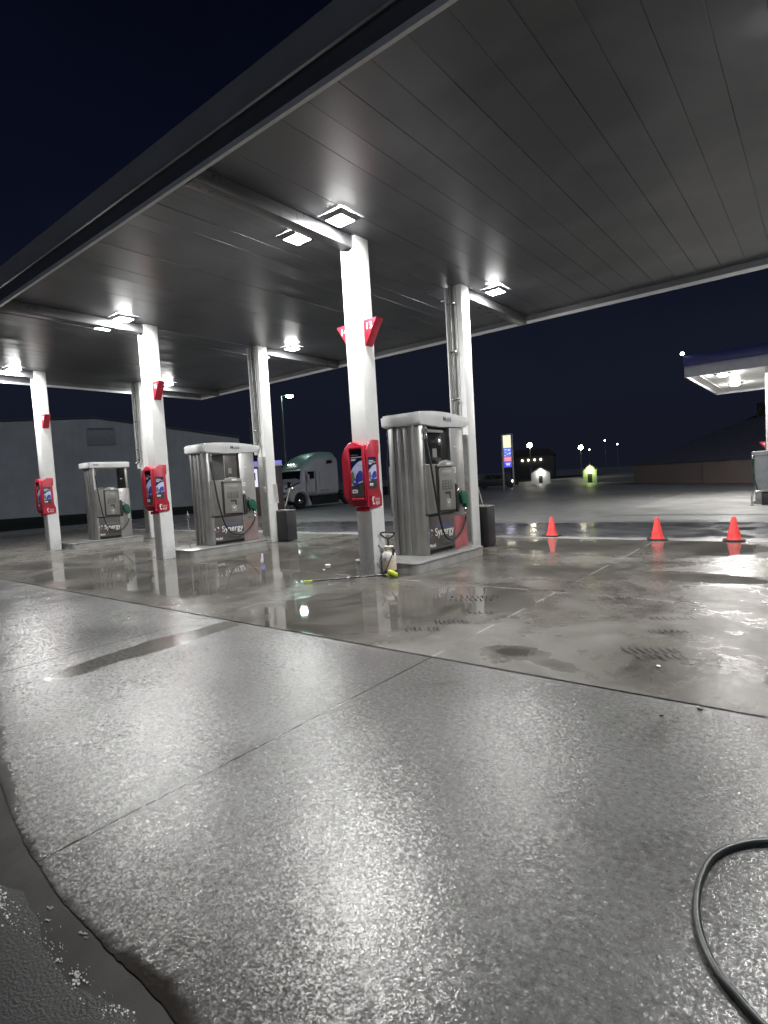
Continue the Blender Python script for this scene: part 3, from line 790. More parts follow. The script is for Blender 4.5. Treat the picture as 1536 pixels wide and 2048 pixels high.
t = thing('notice_sheet', 'white notice sheet hanging off the right side of the middle far column', 'notice', (XI[1] + CW, YQ, 0))
MB().prism([(.002, 1.60), (.155, 1.60), (.19, 1.07), (.04, 1.09)], 'y', .04, .046).build('sheet', white_print, t, 0)
MB().box(.002, .03, .047, .06, 1.55, 1.585).build('clip', chrome, t)
t = thing('water_spigot', 'thin standing tap on the middle island, left of its dispenser', 'tap', (XI[1] - .02, 7.62, TOP))
MB().tube([(0, 0, 0), (0, 0, .62), (-.01, 0, .74)], .014, 8).build('riser', galv, t)
mb = MB(); mb.lathe([(.02, .70), (.035, .72), (.035, .80), (.02, .82), (.012, .9)], (0, 0, 0), 10); mb.tube([(-.08, -.02, .70), (0, 0, .74), (.08, .02, .72)], .018, 8); mb.build('valve', steel_pipe, t)

# ------------------------------------------------------------------ sprayer and brush
t = thing('pump_sprayer', 'white pump sprayer with black handle standing against the nearest column', 'sprayer', (-5.535, 7.03, 0))
MB().lathe([(.112, 0), (.125, .015), (.122, .08)], (0, 0, 0), 24).build('foot', black_plastic, t)
tank = MB().lathe([(.112, .082), (.116, .10), (.116, .255)], (0, 0, 0), 24).build('lower_tank', jug_liquid, t)
MB().lathe([(.1165, .257), (.118, .30), (.112, .345), (.085, .385), (.052, .405), (.052, .42)], (0, 0, 0), 24).build('upper_tank', jug_white, t)
MB().lathe([(.05, .421), (.075, .445), (.085, .468), (.055, .478), (.03, .48)], (0, 0, 0), 24).build('funnel_top', jug_white, t)
mb = MB(); mb.tube([(0, 0, .48), (0, 0, .60)], .014, 10)
mb.tube(spline([(-.03, -.03, .605), (-.075, -.07, .66), (-.07, -.065, .695), (.07, .065, .695), (.075, .07, .66), (.03, .03, .605), (-.03, -.03, .605)], 5), .013, 8)
mb.build('pump_handle', black_plastic, t)
MB().tube(spline([(-.06, -.07, .41), (-.15, -.13, .52), (-.24, -.17, .45), (-.23, -.18, .34), (-.13, -.16, .22), (-.03, -.17, .10), (.03, -.17, .08), (.08, -.14, .18), (.11, -.06, .33)], 8), .008, 8).build('spray_hose', hose_grey, t)
mb = MB(); mb.tube([(.105, -.03, .33), (.115, -.01, .42), (.06, .0, .45)], [.02, .024, .018], 8); mb.build('spray_grip', black_plastic, t)
for side in (1,): MB().box(-.03, .05, -.124, -.1165, .27, .31, .002).build('tank_label', simple('pale blue label', (.55, .62, .75), .5), t)

t = thing('floor_brush', 'long pole brush with lime green head lying before the nearest column', 'brush', (0, 0, 0))
A, B = Vector((-6.42, 5.97, .022)), Vector((-5.40, 6.75, .06))
d = (B - A)
MB().tube([A + d * .10, B], .0125, 10).build('pole', simple('black grey pole', (.03, .03, .032), .3), t)
MB().tube([A, A + d * .098], .015, 10).build('grip', yellow_green, t)
MB().tube([A + d * .52, A + d * .56], .0145, 10).build('sleeve', galv, t)
mb = MB(); Mx = Matrix.Translation((-5.33, 6.80, .075)) @ Matrix.Rotation(.75, 4, 'Z') @ Matrix.Rotation(.5, 4, 'Y')
mb.box(-.06, .10, -.055, .055, -.02, .05, .025, 3, M=Mx); mb.build('brush_head', yellow_green, t)
mb = MB()
for i in range(60):
    u, v = random.uniform(-.05, .09), random.uniform(-.048, .048)
    a = Mx @ Vector((u, v, -.018)); b = Mx @ Vector((u * 1.2, v * 1.25, -.055)); b.z = max(b.z, .004)
    mb.tube([a, b], .005, 4)
mb.build('bristle', simple('dark lime bristles', (.20, .24, .02), .7), t)['kind'] = 'stuff'

# ------------------------------------------------------------------ cones
def cone(lb):
    t = thing('traffic_cone', lb, 'traffic cone', (0, 0, 0), 0, 'orange cones across the far lane')
    MB().lathe([(.135, .026), (.128, .05), (.118, .055), (.036, .438), (.032, .452), (.022, .455)], (0, 0, 0), 28).build('cone_body', cone_orange, t)
    MB().prism(rounded(-.185, .185, -.185, .185, .05), 'z', 0, .0255, .006).build('cone_base', cone_black, t)
    return t
c0 = cone('leftmost of the three orange cones, nearest the bin and dispenser'); c0.location = (-5.03, 12.62, 0)
c1 = copy_tree(c0); c1['label'] = 'middle one of the three orange cones on the wet concrete'; c1.location = (-2.67, 12.22, 0); c1.rotation_euler.z = .3
c2 = copy_tree(c0); c2['label'] = 'rightmost of the three orange cones, before the second canopy'; c2.location = (-1.35, 12.28, 0); c2.rotation_euler.z = .1
for c in (c1, c2): c.location.y += 0.0
c0.location.z = -.015

# ------------------------------------------------------------------ hose in the foreground, litter
hp = [(3.6, 2.95), (2.4, 2.35), (1.3, 2.75), (.35, 2.60), (.10, 2.61), (-.08, 2.615), (-.19, 2.585), (-.29, 2.49), (-.355, 2.36), (-.372, 2.2), (-.36, 2.05), (-.325, 1.92), (-.265, 1.81), (-.205, 1.75), (-.155, 1.705), (-.06, 1.64), (.1, 1.55), (.5, 1.42), (1.4, 1.55), (2.6, 1.2), (3.8, 1.3)]
tag(MB().tube(spline([(a, b, .0135) for a, b in hp], 8), .0125, 14).build('garden_hose', hose_grey), 'dark hose curving across the pebbly concrete at lower right', 'hose')
def litter(x, y, r, m, lb, nm, cat):
    mb = MB(); n = 7; a0 = random.random() * 6
    ring = [(x + r * random.uniform(.5, 1.1) * math.cos(a0 + 2 * PI * k / n), y + r * random.uniform(.5, 1.1) * math.sin(a0 + 2 * PI * k / n)) for k in range(n)]
    mb.prism(ring, 'z', .004, .004 + r * .35, r * .08); tag(mb.build(nm, m), lb, cat)
foam = simple('white scrap', (.7, .7, .7), .6)
litter(-7.30, 7.40, .06, foam, 'white crumpled scrap on the wet concrete left of the nearest column', 'paper_scrap', 'scrap')
litter(-7.02, 7.02, .03, foam, 'small white scrap nearer the brush pole, left of the nearest column', 'paper_scrap', 'scrap')
litter(-1.005, 4.51, .022, foam, 'tiny white scrap on the concrete below the tread marks at right', 'paper_scrap', 'scrap')
litter(-.62, 3.83, .022, black_plastic, 'small dark leaf on the rough concrete at the right edge', 'leaf', 'leaf')
litter(-.80, 3.62, .014, black_plastic, 'tiny dark leaf left of the other leaf on the rough concrete', 'leaf', 'leaf')

# ------------------------------------------------------------------ second canopy
t = thing('second_canopy', 'smaller canopy with a dark blue fascia and bright white soffit at the right', 'canopy', (0, 0, 0))
x0, x1, y0, y1 = -3.73, 12.0, 21.7, 29.06
blue_f = simple('blue fascia', (.05, .06, .21), .4, var=.1); white_f = simple('white fascia', (.42, .42, .47), .45, var=.06)
soff = simple('white soffit', (.78, .78, .76), .4, var=.05, scale=1.0)
MB().box(x0 + .05, x1 - .05, y0 + .05, y1 - .05, 4.50, 4.56).build('soffit', soff, t)
MB().box(x0 + .05, x1 - .05, y0 + .05, y1 - .05, 4.565, 5.10).build('roof', fascia_grey, t)
mb = MB(); mb.box(x0, x1, y0, y0 + .048, 4.42, 4.788, .005); mb.box(x0, x0 + .048, y0 + .049, y1 - .049, 4.42, 4.788, .005); mb.box(x0, x1, y1 - .048, y1, 4.42, 4.788, .005); mb.build('lower_fascia', white_f, t)
mb = MB(); mb.box(x0 - .02, x1, y0 - .02, y0 + .048, 4.79, 5.13, .005); mb.box(x0 - .02, x0 + .048, y0 + .049, y1 + .02, 4.79, 5.13, .005); mb.build('upper_fascia', blue_f, t)
mb = MB(); mb.box(x0 + .35, x0 + .39, y0 + .3, y1 - .3, 4.485, 4.498, .003); mb.build('soffit_trim', soff, t)
MB().box(-1.5, 12, 22.3, 22.55, 4.30, 4.498, .006).build('beam', soff, t)
LENS2 = glow('far lamp lens', (1.0, .98, .94), 800.0)
def light2(lb, x, y):
    o = thing('canopy_light', lb, 'ceiling light', (x, y, 4.499), 0, 'lights on the second canopy soffit')
    MB().box(-.22, .22, -.22, .22, -.03, 0, .006).build('housing', frame_mat, o)
    MB().lathe([(.15, -.0305), (.15, -.05), (.11, -.085), (.0, -.095)], (0, 0, 0), 18).build('lens', LENS2, o)
light2('nearer of the two bright lights under the second canopy', -2.72, 22.75)
light2('farther of the two bright lights under the second canopy', -2.72, 26.1)
light2('light under the second canopy beyond the right edge, front row', 1.6, 22.75)
light2('light under the second canopy beyond the right edge, back row', 1.6, 26.1)
t = thing('corner_lamp', 'small white lamp on the corner of the blue fascia', 'lamp', (-3.77, 21.66, 5.14))
MB().box(-.03, .03, -.03, .03, 0, .03).build('bracket', black_plastic, t)
MB().lathe([(.0, .03), (.05, .05), (.065, .09), (.05, .13), (.0, .15)], (0, 0, 0), 12).build('bulb', glow('corner bulb', (.9, .95, 1), 12.0), t)
t = thing('canopy_column', 'white column of the second canopy at the right edge', 'column', (-1.40, 23.2, 0))
MB().box(-.14, .14, -.14, .14, 0, 4.499, .006).build('shaft', white_paint, t)
MB().box(-.16, .16, -.16, .16, 0, .02, .004).build('base_plate', galv, t)
t = thing('number_flag', 'small red flag on the second canopy column, above its dispenser', 'number sign', (-1.545, 23.16, 0))
MB().prism([(0, 2.06), (-.20, 2.06), (-.02, 1.80), (0, 1.80)], 'y', -.04, .06, .006).build('flag_body', flag_red, t)
MB().prism([(-.03, 2.02), (-.12, 2.02), (-.03, 1.92)], 'y', -.046, -.0412).build('flag_face', white_print, t)
t = thing('fuel_dispenser', 'grey dispenser under the second canopy at the right edge', 'fuel dispenser', (-1.36, 22.45, 0))
MB().box(-.45, .55, -.30, .30, .10, 1.60, .02, 2).build('cabinet', simple('grey enamel', (.30, .31, .33), .4), t)
MB().box(-.52, .60, -.36, .36, 1.602, 1.74, .02, 3).build('top_cap', simple('pale grey enamel', (.4, .41, .43), .4), t)
mb = MB(); mb.box(-.06, -.045, -.306, -.3005, .12, 1.58); mb.build('panel_seam', black_plastic, t)
MB().box(-.5, .6, -.34, .34, 0, .099, .01).build('plinth', curb_mat, t)
MB().tube(spline([(-.50, -.20, 1.52), (-.53, -.25, 1.1), (-.42, -.34, .62), (-.36, -.36, .42), (-.46, -.28, .75), (-.47, -.2, 1.0)], 6), .022, 8).build('hose', simple('green hose', (.02, .07, .05), .4), t)
MB().box(-.53, -.46, -.26, -.16, 1.50, 1.60, .01).build('hose_bracket', chrome, t)
t = thing('guard_hoop', 'bent metal guard hoop around the black bin under the second canopy', 'guard rail', (-1.48, 21.45, 0))
MB().tube(spline([(-.36, 0, 0), (-.36, 0, .22), (-.32, 0, .40), (-.20, 0, .455), (.25, 0, .455), (.40, 0, .40), (.44, 0, .22), (.44, 0, 0)], 5), .03, 10).build('hoop_pipe', chrome, t)
mb = MB()
for xx in (-.36, .44): mb.lathe([(.07, 0), (.07, .012), (.04, .02)], (xx, 0, 0), 12)
mb.build('foot_plate', galv, t)
t = thing('trash_bin', 'small black bin behind the metal hoop at the right edge', 'bin', (-1.42, 21.75, 0))
MB().box(-.17, .17, -.16, .16, 0.005, .40, .015).build('bin_body', bin_black, t)
MB().box(-.175, .175, -.165, .165, .401, .43, .01).build('lid', black_plastic, t)

# ------------------------------------------------------------------ lorry (heads towards -Y, its left side faces +X)
t = thing('truck_tractor', 'grey white sleeper cab truck with a green roof, parked under the street lamp', 'truck', (-27.25, 22.8, 0))
W = 1.25
def ring(y, zb, zt, w, e=5.0, n=28):
    zc, hz = (zb + zt) / 2, (zt - zb) / 2; out = []
    for k in range(n):
        a = 2 * PI * (k + .5) / n; c, s = math.cos(a), math.sin(a)
        out.append((w * math.copysign(abs(c) ** (2 / e), c), y, zc + hz * math.copysign(abs(s) ** (2 / e), s)))
    return out
hood = MB().loft([ring(.02, .62, 1.12, .80, 4), ring(.10, .58, 1.24, .92, 4), ring(.35, .56, 1.40, 1.0, 4), ring(1.0, .80, 1.58, 1.04, 4), ring(1.75, .82, 1.76, 1.10, 5), ring(2.0, .82, 1.80, 1.12, 5)]).build('hood', truck_white, t)
cab = MB().loft([ring(1.82, .80, 1.84, 1.13, 7), ring(2.02, .72, 2.45, 1.16, 7), ring(2.12, .72, 2.62, 1.18, 7), ring(2.9, .72, 3.05, 1.22, 8), ring(3.2, .72, 3.25, W, 8), ring(5.1, .72, 3.35, W, 8), ring(5.15, .75, 3.32, W - .02, 8)]).build('cab', truck_white, t)
teal = simple('teal roof colour', (.30, .46, .41), .35, var=.06)  # roof fairing coloured teal, unlike the white cab
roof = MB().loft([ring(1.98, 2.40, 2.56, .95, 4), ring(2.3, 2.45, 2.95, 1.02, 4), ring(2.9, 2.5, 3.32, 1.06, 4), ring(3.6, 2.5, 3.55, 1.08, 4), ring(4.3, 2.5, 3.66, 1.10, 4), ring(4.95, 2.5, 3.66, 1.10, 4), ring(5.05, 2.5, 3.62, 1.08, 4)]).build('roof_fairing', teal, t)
MB().quad((-.98, 1.83, 1.86), (.98, 1.83, 1.86), (.95, 1.985, 2.40), (-.95, 1.985, 2.40)).build('windshield', truck_glass, t, 0)
for sx in (1, -1):
    MB().prism([(2.22, 1.87), (2.86, 1.87), (2.86, 2.34), (2.34, 2.34)], 'x', sx * 1.19, sx * 1.262, .01).build('door_window', truck_glass, t)
    MB().prism([(4.02, 2.80), (4.62, 2.84), (4.60, 3.06), (4.14, 3.05)], 'x', sx * 1.2, sx * 1.265, .02).build('sleeper_window', truck_glass, t)
    fr = [(1.6 + .62 * math.cos(a), .50 + .62 * math.sin(a)) for a in [PI * q / 10 for q in range(11)]] + [(.95, .45), (.75, .55), (.72, .95), (1.05, 1.18), (1.6, 1.24), (2.05, 1.15), (2.35, .6), (2.55, .16), (2.25, .16)]
    MB().prism(fr, 'x', sx * .95, sx * 1.255, .02).build('fender', truck_white, t)
    wh = MB().lathe([(.28, -.14), (.46, -.15), (.51, -.11), (.51, .11), (.46, .15), (.28, .14)], (sx * 1.06, 1.6, .515), 28, 'x').build('wheel', tyre_mat, t)
    MB().lathe([(.27, sx * .10), (.27, sx * .12), (.16, sx * .15), (.10, sx * .19), (.02, sx * .2)], (sx * 1.06, 1.6, .515), 20, 'x').build('rim', chrome, wh)
    mb = MB(); mb.box(sx * 1.42 - .07, sx * 1.42 + .07, 2.12, 2.24, 1.66, 2.16, .03, 3); mb.tube([(sx * 1.2, 2.2, 1.95), (sx * 1.42, 2.18, 1.95)], .025, 8); mb.build('mirror', truck_white, t)
    mb = MB(); mb.box(sx * 1.12 - .1, sx * 1.12 + .1, .72, .84, 1.44, 1.72, .02); mb.tube([(sx * .9, .8, 1.38), (sx * 1.1, .8, 1.52)], .02, 6); mb.build('hood_mirror', black_plastic, t)
    MB().prism([(.12, .92), (.62, .98), (.66, 1.10), (.25, 1.08)], 'x', sx * .93, sx * 1.02, .01).build('headlight', chrome, t)
    MB().box(min(sx * 1.0, sx * 1.22), max(sx * 1.0, sx * 1.22), 2.6, 5.1, .18, .70, .03).build('side_skirt', simple_skirt if 'simple_skirt' in globals() else black_plastic, t)
    mb = MB()
    for yy in (3.02, 3.32): mb.box(sx * 1.253 - .008, sx * 1.253 + .008, yy, yy + .03, 1.0 + (yy - 3.0), 2.3)
    mb.build('grab_handle', chrome, t)
for sx in (1, -1):
    mb = MB()
    for yy in (2.12, 2.95): mb.box(sx * 1.235, sx * 1.256, yy, yy + .018, .95, 2.42)
    mb.box(sx * 1.235, sx * 1.256, 2.1205 + .018, 2.9495, .95, .968); mb.build('door_seam', black_plastic, t)
    MB().prism([(.55, 1.30), (1.75, 1.62), (1.75, 1.69), (.55, 1.36)], 'x', sx * 1.0, sx * 1.075, .008).build('hood_vent', black_plastic, t)
    MB().box(min(sx * 1.24, sx * 1.258), max(sx * 1.24, sx * 1.258), 3.35, 4.2, 1.05, 1.08).build('trim_strip', black_plastic, t)
MB().prism([(1.78, 2.40), (1.96, 2.42), (1.96, 2.50), (1.80, 2.45)], 'x', -1.0, 1.0, .01).build('sun_visor', truck_white, t)
mb = MB()
for k in range(6): mb.box(-.58, .58, .02 + k * .009, .03 + k * .009, .68 + k * .08, .705 + k * .08)
mb.build('grille_bar', chrome, t)
MB().box(-1.22, 1.22, -.04, .30, .28, .60, .04, 3).build('bumper', truck_white, t)
MB().quad((-.60, .012, .64), (.60, .012, .64), (.66, .075, 1.18), (-.66, .075, 1.18)).build('grille', black_plastic, t, 0)
mb = MB()
for k, xx in enumerate((-.9, -.25, 0, .25, .9)):
    yy = 2.12 + (.22 if abs(xx) > .5 else 0); mb.lathe([(.0, -.03), (.045, -.01), (.045, .02), (0, .045)], (xx, yy - .05, 2.86 if abs(xx) < .5 else 2.74), 8)
mb.build('marker_light', glow('marker lamp', (1, .95, .85), 9.0), t)
MB().lathe([(.0, -.03), (.035, -.01), (.035, .02), (0, .045)], (1.27, .9, 1.35), 8).build('side_lamp', glow('side lamp', (1, .95, .85), 3.0), t)
wh2 = MB().lathe([(.28, -.14), (.46, -.15), (.51, -.11), (.51, .11), (.46, .15), (.28, .14)], (1.06, 6.1, .515), 24, 'x').build('wheel', tyre_mat, t)
MB().box(-.5, .5, 5.1, 7.4, .62, .86, .02).build('frame_rail', black_plastic, t)

# ------------------------------------------------------------------ street lamp and mast
def street_lamp(lb, x, y, h, dx, dy, em, size, g, pole=(.30, .32, .31)):
    t = thing('street_lamp', lb, 'street lamp', (x, y, 0), 0, g)
    MB().tube([(0, 0, 0), (0, 0, h * .5), (0, 0, h)], [.09, .075, .055], 10).build('pole', pole_mat, t)
    if dx or dy: MB().tube([(0, 0, h - .05), (dx * .6, dy * .6, h + .02)], .03, 8).build('arm', pole_mat, t)
    if not (dx or dy):
        MB().lathe([(.0, -.26 * size), (.18 * size, -.18 * size), (.26 * size, 0), (.18 * size, .18 * size), (0, .26 * size)], (0, 0, h + .26 * size), 14).build('lamp_globe', em, t)
        return t
    mb = MB(); mb.lathe([(.02, .22 * size), (.2 * size, .16 * size), (.40 * size, .04 * size), (.42 * size, .0)], (dx, dy, h), 18); mb.build('lamp_hood', pole_mat, t)
    MB().lathe([(.40 * size, -.005), (.34 * size, -.14 * size), (.18 * size, -.2 * size), (.01, -.21 * size)], (dx, dy, h), 18).build('lamp_globe', em, t)
    return t
pole_mat = simple('grey pole', (.2, .22, .21), .45, .5)
street_lamp('tall street lamp glowing greenish white beyond the middle far column', -31.9, 28.6, 8.25, .40, .48, glow('green white lamp', (.62, 1.0, .80), 95.0), .72, 'lamps beyond the forecourt')
t = thing('thin_mast', 'thin dark mast standing at the right end of the long warehouse', 'mast', (-45.3, 36.2, 0))
MB().tube([(0, 0, 0), (0, 0, 7.6)], .10, 8).build('mast_tube', pole_mat, t)
MB().tube([(0, 0, 7.6), (-.1, .05, 8.5)], .05, 8).build('mast_tip', pole_mat, t)

# ------------------------------------------------------------------ warehouse at the left
ware = thing('warehouse', 'long pale metal warehouse with a low gable in the dark at left', 'warehouse', (-54.4, 25.2, 0), math.atan2(36.56 - 17.54, -47.57 + 57.38))
wh_m = newmat('ribbed pale cladding')
m, tt, bb = wh_m; o = tt.obj(); xx = tt.sep(o)[0]
wv = tt.math('SINE', tt.mul(xx, 9.0)); n = tt.noise(o, .5, 4)
tt.put(bb.inputs['Base Color'], tt.mixc(tt.step(n, .3, .7), (.50, .485, .47), (.60, .58, .565))); bb.inputs['Roughness'].default_value = .6
tt.put(bb.inputs['Normal'], tt.bump(wv, .25, .02))
wall = [(-24, 0), (13.3, 0), (13.3, 6.85), (0, 9.0), (-9, 8.75), (-24, 8.3)]
MB().prism(wall, 'y', 0, 30).build('wall', m, ware, 0)
rp = MB(); rp.prism([(13.45, 6.80), (13.45, 6.95), (0, 9.12), (-9, 8.87), (-24, 8.42), (-24, 8.31), (-9, 8.76), (0, 9.01)], 'y', -.15, 30.2); rp.build('roof', simple('dark roof sheet', (.10, .10, .11), .6), ware)
vt = MB(); vt.box(-.9, 1.6, -.06, -.002, 6.4, 8.0, .01); vt.build('louvre', simple('louvre grey', (.40, .39, .385), .6), ware)
mb = MB(); mb.box(-.75, 1.45, -.10, -.065, 7.9, 8.05); mb.build('louvre_hood', pole_mat, ware)
MB().box(5.0, 6.0, -.05, -.002, .05, 2.2).build('door', simple('door grey', (.15, .16, .17), .6), ware)

# ------------------------------------------------------------------ kiosk with blue band
t = thing('lit_kiosk', 'small kiosk with a glowing blue band behind the middle far column', 'kiosk', (-23.35, 19.55, 0), math.atan2(1.2, 1.0))
MB().box(-.80, .80, 0, .9, 0, 2.62, .02).build('cabinet', simple('dark maroon cabinet', (.06, .035, .04), .4), t)
MB().box(-.84, .84, -.04, .94, 2.622, 2.70, .01).build('white_rim', dirty_white, t)
MB().box(-.82, .82, -.03, .92, 2.705, 2.90, .02).build('blue_band', glow('blue light band', (.06, .05, .8), .55), t)
MB().box(-.78, -.50, -.012, -.001, 1.55, 2.5).build('lit_panel', glow('white lit panel', (.75, .75, 1), .8), t)
MB().box(-.72, -.60, -.02, -.013, 1.9, 2.3).build('panel_print', navy_print, t)
MB().box(.15, .5, -.012, -.001, .5, 2.4).build('glass_panel', simple('smoky glass', (.08, .07, .075), .2), t)

# ------------------------------------------------------------------ pylon sign
t = thing('pylon_sign', 'tall lit roadside sign with yellow, blue and red panels on two posts', 'sign', (-21.2, 44.1, 0), .43)
for xx in (-.42, .42): MB().box(xx - .07, xx + .07, -.07, .07, 0, 4.75, .01).build('post', galv, t)
def pan(z0, z1, col, st, nm='sign_panel'):
    MB().box(-.32, .32, -.10, .10, z0, z1, .006).build(nm, glow('panel ' + nm + str(z0), col, st), t)
pan(3.62, 4.66, (.95, .93, .60), .95); pan(2.86, 3.60, (.10, .14, .75), .85); pan(2.44, 2.84, (.85, .13, .20), .8); pan(1.95, 2.42, (.03, .03, .85), .8)
MB().box(-.345, .345, -.06, .06, 4.67, 4.80, .01).build('cap', galv, t)
mb = MB()
for a, b, c, d in ((-.25, 3.42, .2, .06), (.02, 3.36, .22, .1), (-.22, 3.2, .12, .05), (-.05, 3.02, .1, .08), (.12, 3.06, .14, .12), (-.25, 2.92, .1, .06)): mb.box(a, a + c, -.106, -.101, b, b + d)
mb.build('price_digit', glow('pale digits', (.45, .75, 1.0), 1.1), t)
mb = MB()
for z in (2.52, 2.62, 2.72): mb.box(-.24, .24, -.106, -.101, z, z + .035)
mb.build('red_panel_line', glow('pink lines', (1, .55, .6), .9), t)
text('sign_letter', 'W', .34, glow('pale letter', (.7, .75, 1), 1.2), t, (.02, -.103, 2.19), (1, 0, 0), (0, 0, 1), .002, .01)

# ------------------------------------------------------------------ distant lamps, huts and barn
warm = glow('warm far lamp', (1, .93, .72), 60.0); small = glow('small far lamp', (1, .95, .85), 14.0)
street_lamp('bright yard lamp right of the roadside sign', -35.9, 82.6, 5.1, 0, 0, warm, 1.5, 'bright yard lamps in the distance')
street_lamp('bright yard lamp above the green lit hut', -28.95, 85.3, 4.25, 0, 0, warm, 1.3, 'bright yard lamps in the distance')
for x, y, h, lb in ((-34.2, 115.0, 6.5, 'tiny distant lamp, upper left of the pair in the dark sky'), (-32.0, 115.6, 5.6, 'tiny distant lamp, lower right of the pair in the dark sky'),
                    (-43.5, 111.8, 4.4, 'faint tiny lamp between the two bright yard lamps'), (-37.0, 114.1, 4.9, 'tiny lamp just right of the second bright yard lamp')):
    street_lamp(lb, x, y, h, 0, 0, small if 'faint' not in lb else glow('faint lamp', (.6, .8, 1), 2.0), .55, 'tiny lamps on the distant hill')
b = thing('low_building', 'low dark building with a row of four small wall lights', 'building', (-43.7, 101.2, 0), .3)
MB().box(-4, 4, 0, 5, 0, 4.4, .03).build('wall', simple('dark wall', (.05, .05, .055), .7), b)
MB().prism([(-4.3, 4.402), (4.3, 4.402), (3.0, 5.6), (-3.0, 5.6)], 'y', -.2, 5.2).build('roof', simple('dark roof', (.03, .03, .035), .7), b)
for k in range(4): MB().lathe([(0, -.22), (.17, -.1), (.17, .1), (0, .22)], (-1.75 + k * 1.14, -.12, 3.55), 10).build('wall_light', glow('wall light %d' % k, (1, .9, .62), 7.0), b)
def hut(lb, x, y, rz, w, h, col, lampcol, st, g):
    t = thing('small_hut', lb, 'hut', (x, y, 0), rz)
    MB().prism([(-w / 2, 0), (w / 2, 0), (w / 2, h * .68), (0, h), (-w / 2, h * .68)], 'y', 0, 2.2).build('wall', simple('hut wall ' + lb[:9], col, .6), t, 0)
    MB().prism([(-w * .58, h * .66), (0, h + .03), (w * .58, h * .66), (w * .58, h * .72), (0, h + .14), (-w * .58, h * .72)], 'y', -.12, 2.3).build('roof', simple('hut roof', (.12, .12, .12), .6), t, 0)
    MB().box(-.2, .2, -.03, -.002, .03, .92, .005).build('door', black_plastic, t)
    MB().lathe([(0, -.1), (.12, -.04), (.12, .05), (0, .1)], (.02, -.22, h * .70), 10).build('lamp', glow('hut lamp ' + lb[:9], lampcol, st), t)
hut('pale hut with a white lamp over its dark door, right of the roadside sign', -25.6, 61.6, .39, 2.1, 1.75, (.5, .5, .5), (1, .97, .85), 120.0, None)
hut('hut lit yellow green by the lamp under its gable', -18.0, 55.4, .33, 1.25, 1.75, (.42, .5, .35), (.8, 1.0, .35), 110.0, None)
t = thing('parked_car', 'dark car with a lit headlamp far off, left of the roadside sign', 'car', (-25.3, 50.0, 0), .5)
prof = [(-2.0, .25), (2.0, .25), (2.05, .7), (1.2, .85), (.6, 1.35), (-1.0, 1.38), (-1.6, .9), (-2.05, .8)]
MB().prism(prof, 'y', -.8, .8, .06, 2).build('body', simple('dark car paint', (.03, .03, .035), .3), t)
for xx in (-1.25, 1.25):
    for yy in (-.78, .78): MB().lathe([(.15, -.1), (.31, -.1), (.31, .1), (.15, .1)], (xx, yy, .31), 16, 'y').build('wheel', tyre_mat, t)
MB().prism([(-1.3, .92), (.95, .92), (.55, 1.28), (-.95, 1.30)], 'y', -.81, -.802).build('side_window', truck_glass, t, 0)
MB().lathe([(0, -.14), (.12, -.06), (.12, .06), (0, .14)], (1.5, -.86, .66), 10).build('headlamp', glow('headlamp', (1, .93, .8), 8.0), t)

barn = thing('barn', 'long low barn with pinkish brick wall and huge dark hipped roof at right', 'barn', (-12.16, 48.25, 0), math.atan2(39.7 - 48.25, -3.49 + 12.16))
brick = newmat('pink brick'); m, tt, bb = brick
bt = tt.node('ShaderNodeTexBrick'); tt.put(bt.inputs['Vector'], tt.mapping(tt.obj(), rot=(PI / 2, 0, 0), sc=(1, 1, 1))); bt.inputs['Scale'].default_value = 4.0
bt.inputs['Color1'].default_value = (.42, .33, .30, 1); bt.inputs['Color2'].default_value = (.36, .28, .26, 1); bt.inputs['Mortar'].default_value = (.30, .24, .23, 1)
tt.put(bb.inputs['Base Color'], tt.mixc(tt.step(tt.noise(tt.obj(), .35, 3), .35, .65), bt.outputs[0], (.33, .27, .255))); bb.inputs['Roughness'].default_value = .8
MB().box(0, 17, 0, 14, 0, 1.52).build('wall', m, barn, 0)
dr = simple('dark shingle roof', (.13, .13, .17), .7, var=.2)
mb = MB()
e = [(-.25, -.3, 1.5), (17.3, -.3, 1.5), (17.3, 14.3, 1.5), (-.25, 14.3, 1.5)]; rdg = [(5.2, 7, 4.75), (11, 7, 4.75)]
mb._faces(e + rdg, [(0, 1, 5, 4), (1, 2, 5), (2, 3, 4, 5), (3, 0, 4), (0, 3, 2, 1)]); mb.build('roof', dr, barn, 0)
MB().box(5.3, 6.4, 6.5, 7.5, 4.5, 5.45, .03).build('cupola', simple('cupola grey', (.12, .11, .10), .7), barn)
MB().box(8.0, 8.25, -.06, -.002, .0, 1.5).build('pilaster', simple('pale pilaster', (.3, .22, .2), .8), barn)

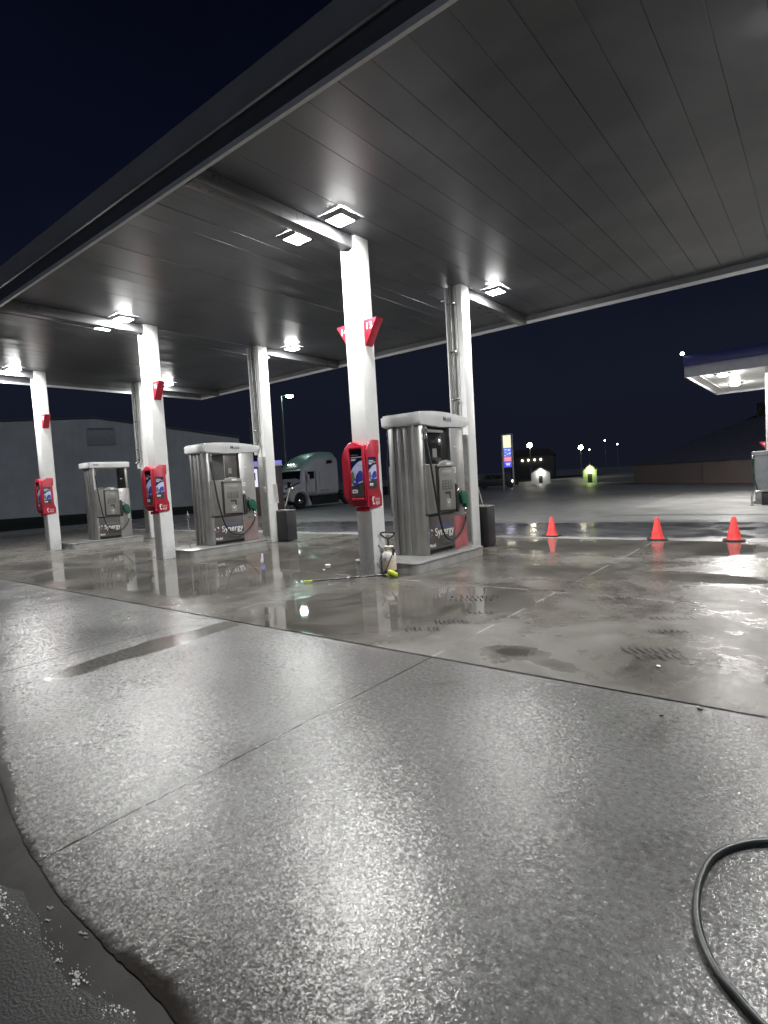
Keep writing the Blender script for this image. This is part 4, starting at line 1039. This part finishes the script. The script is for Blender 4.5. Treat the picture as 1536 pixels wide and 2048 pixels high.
# ------------------------------------------------------------------ sky, added fill light, camera
w = bpy.data.worlds.new('World'); S.world = w; w.use_nodes = True
t = NT(w.node_tree); bg = w.node_tree.nodes['Background']
g = t.node('ShaderNodeTexCoord').outputs['Generated']; z = t.sep(g)[2]
cl = t.noise(t.mapping(g, sc=(1, 1, 2.5)), 2.2, 4, .55)
ramp = t.node('ShaderNodeValToRGB'); t.put(ramp.inputs[0], t.add(z, t.mul(t.sub(cl, .5), .30)))
el = ramp.color_ramp.elements
el[0].position = 0.0; el[0].color = (.0066, .0078, .0145, 1); el[1].position = 1.0; el[1].color = (.0008, .0010, .0038, 1)
e = el.new(.18); e.color = (.0066, .0082, .0165, 1); e = el.new(.42); e.color = (.0028, .0038, .0105, 1); e = el.new(.7); e.color = (.0011, .0015, .0055, 1)
t.put(bg.inputs[0], ramp.outputs[0]); bg.inputs[1].default_value = 1.0
sun = bpy.data.lights.new('fill_light', 'SUN'); sun.energy = .30; sun.angle = math.radians(6); sun.color = (.75, .85, 1.0)  # fill lamp added to brighten the warehouse and fascia, no known source
so = bpy.data.objects.new('fill_light', sun); COL.objects.link(so)
so.rotation_euler = Vector((-.72, .42, -.55)).to_track_quat('-Z', 'Y').to_euler()

cam = bpy.data.cameras.new('camera'); co = bpy.data.objects.new('camera', cam); COL.objects.link(co); S.camera = co
r = Vector((0.78389164, 0.61804802, -0.0594183)); u = Vector((0.01029049, 0.08275201, 0.99651704)); f = Vector((-0.62081237, 0.78177282, -0.0585086))
co.matrix_world = Matrix(((r.x, u.x, -f.x, 0), (r.y, u.y, -f.y, 0), (r.z, u.z, -f.z, 1.55), (0, 0, 0, 1)))
cam.sensor_fit = 'HORIZONTAL'; cam.sensor_width = 36; cam.lens = 1113.01 / 1536 * 36
cam.clip_start = .05; cam.clip_end = 3000
vs = S.view_settings; vs.view_transform = 'Standard'; vs.look = 'None'; vs.exposure = 0.18; vs.gamma = 1
S.cycles.max_bounces = 6; S.cycles.diffuse_bounces = 3; S.cycles.glossy_bounces = 4; S.cycles.sample_clamp_indirect = 3.0
S.cycles.use_denoising = True
S.cycles.denoising_prefilter = 'ACCURATE'
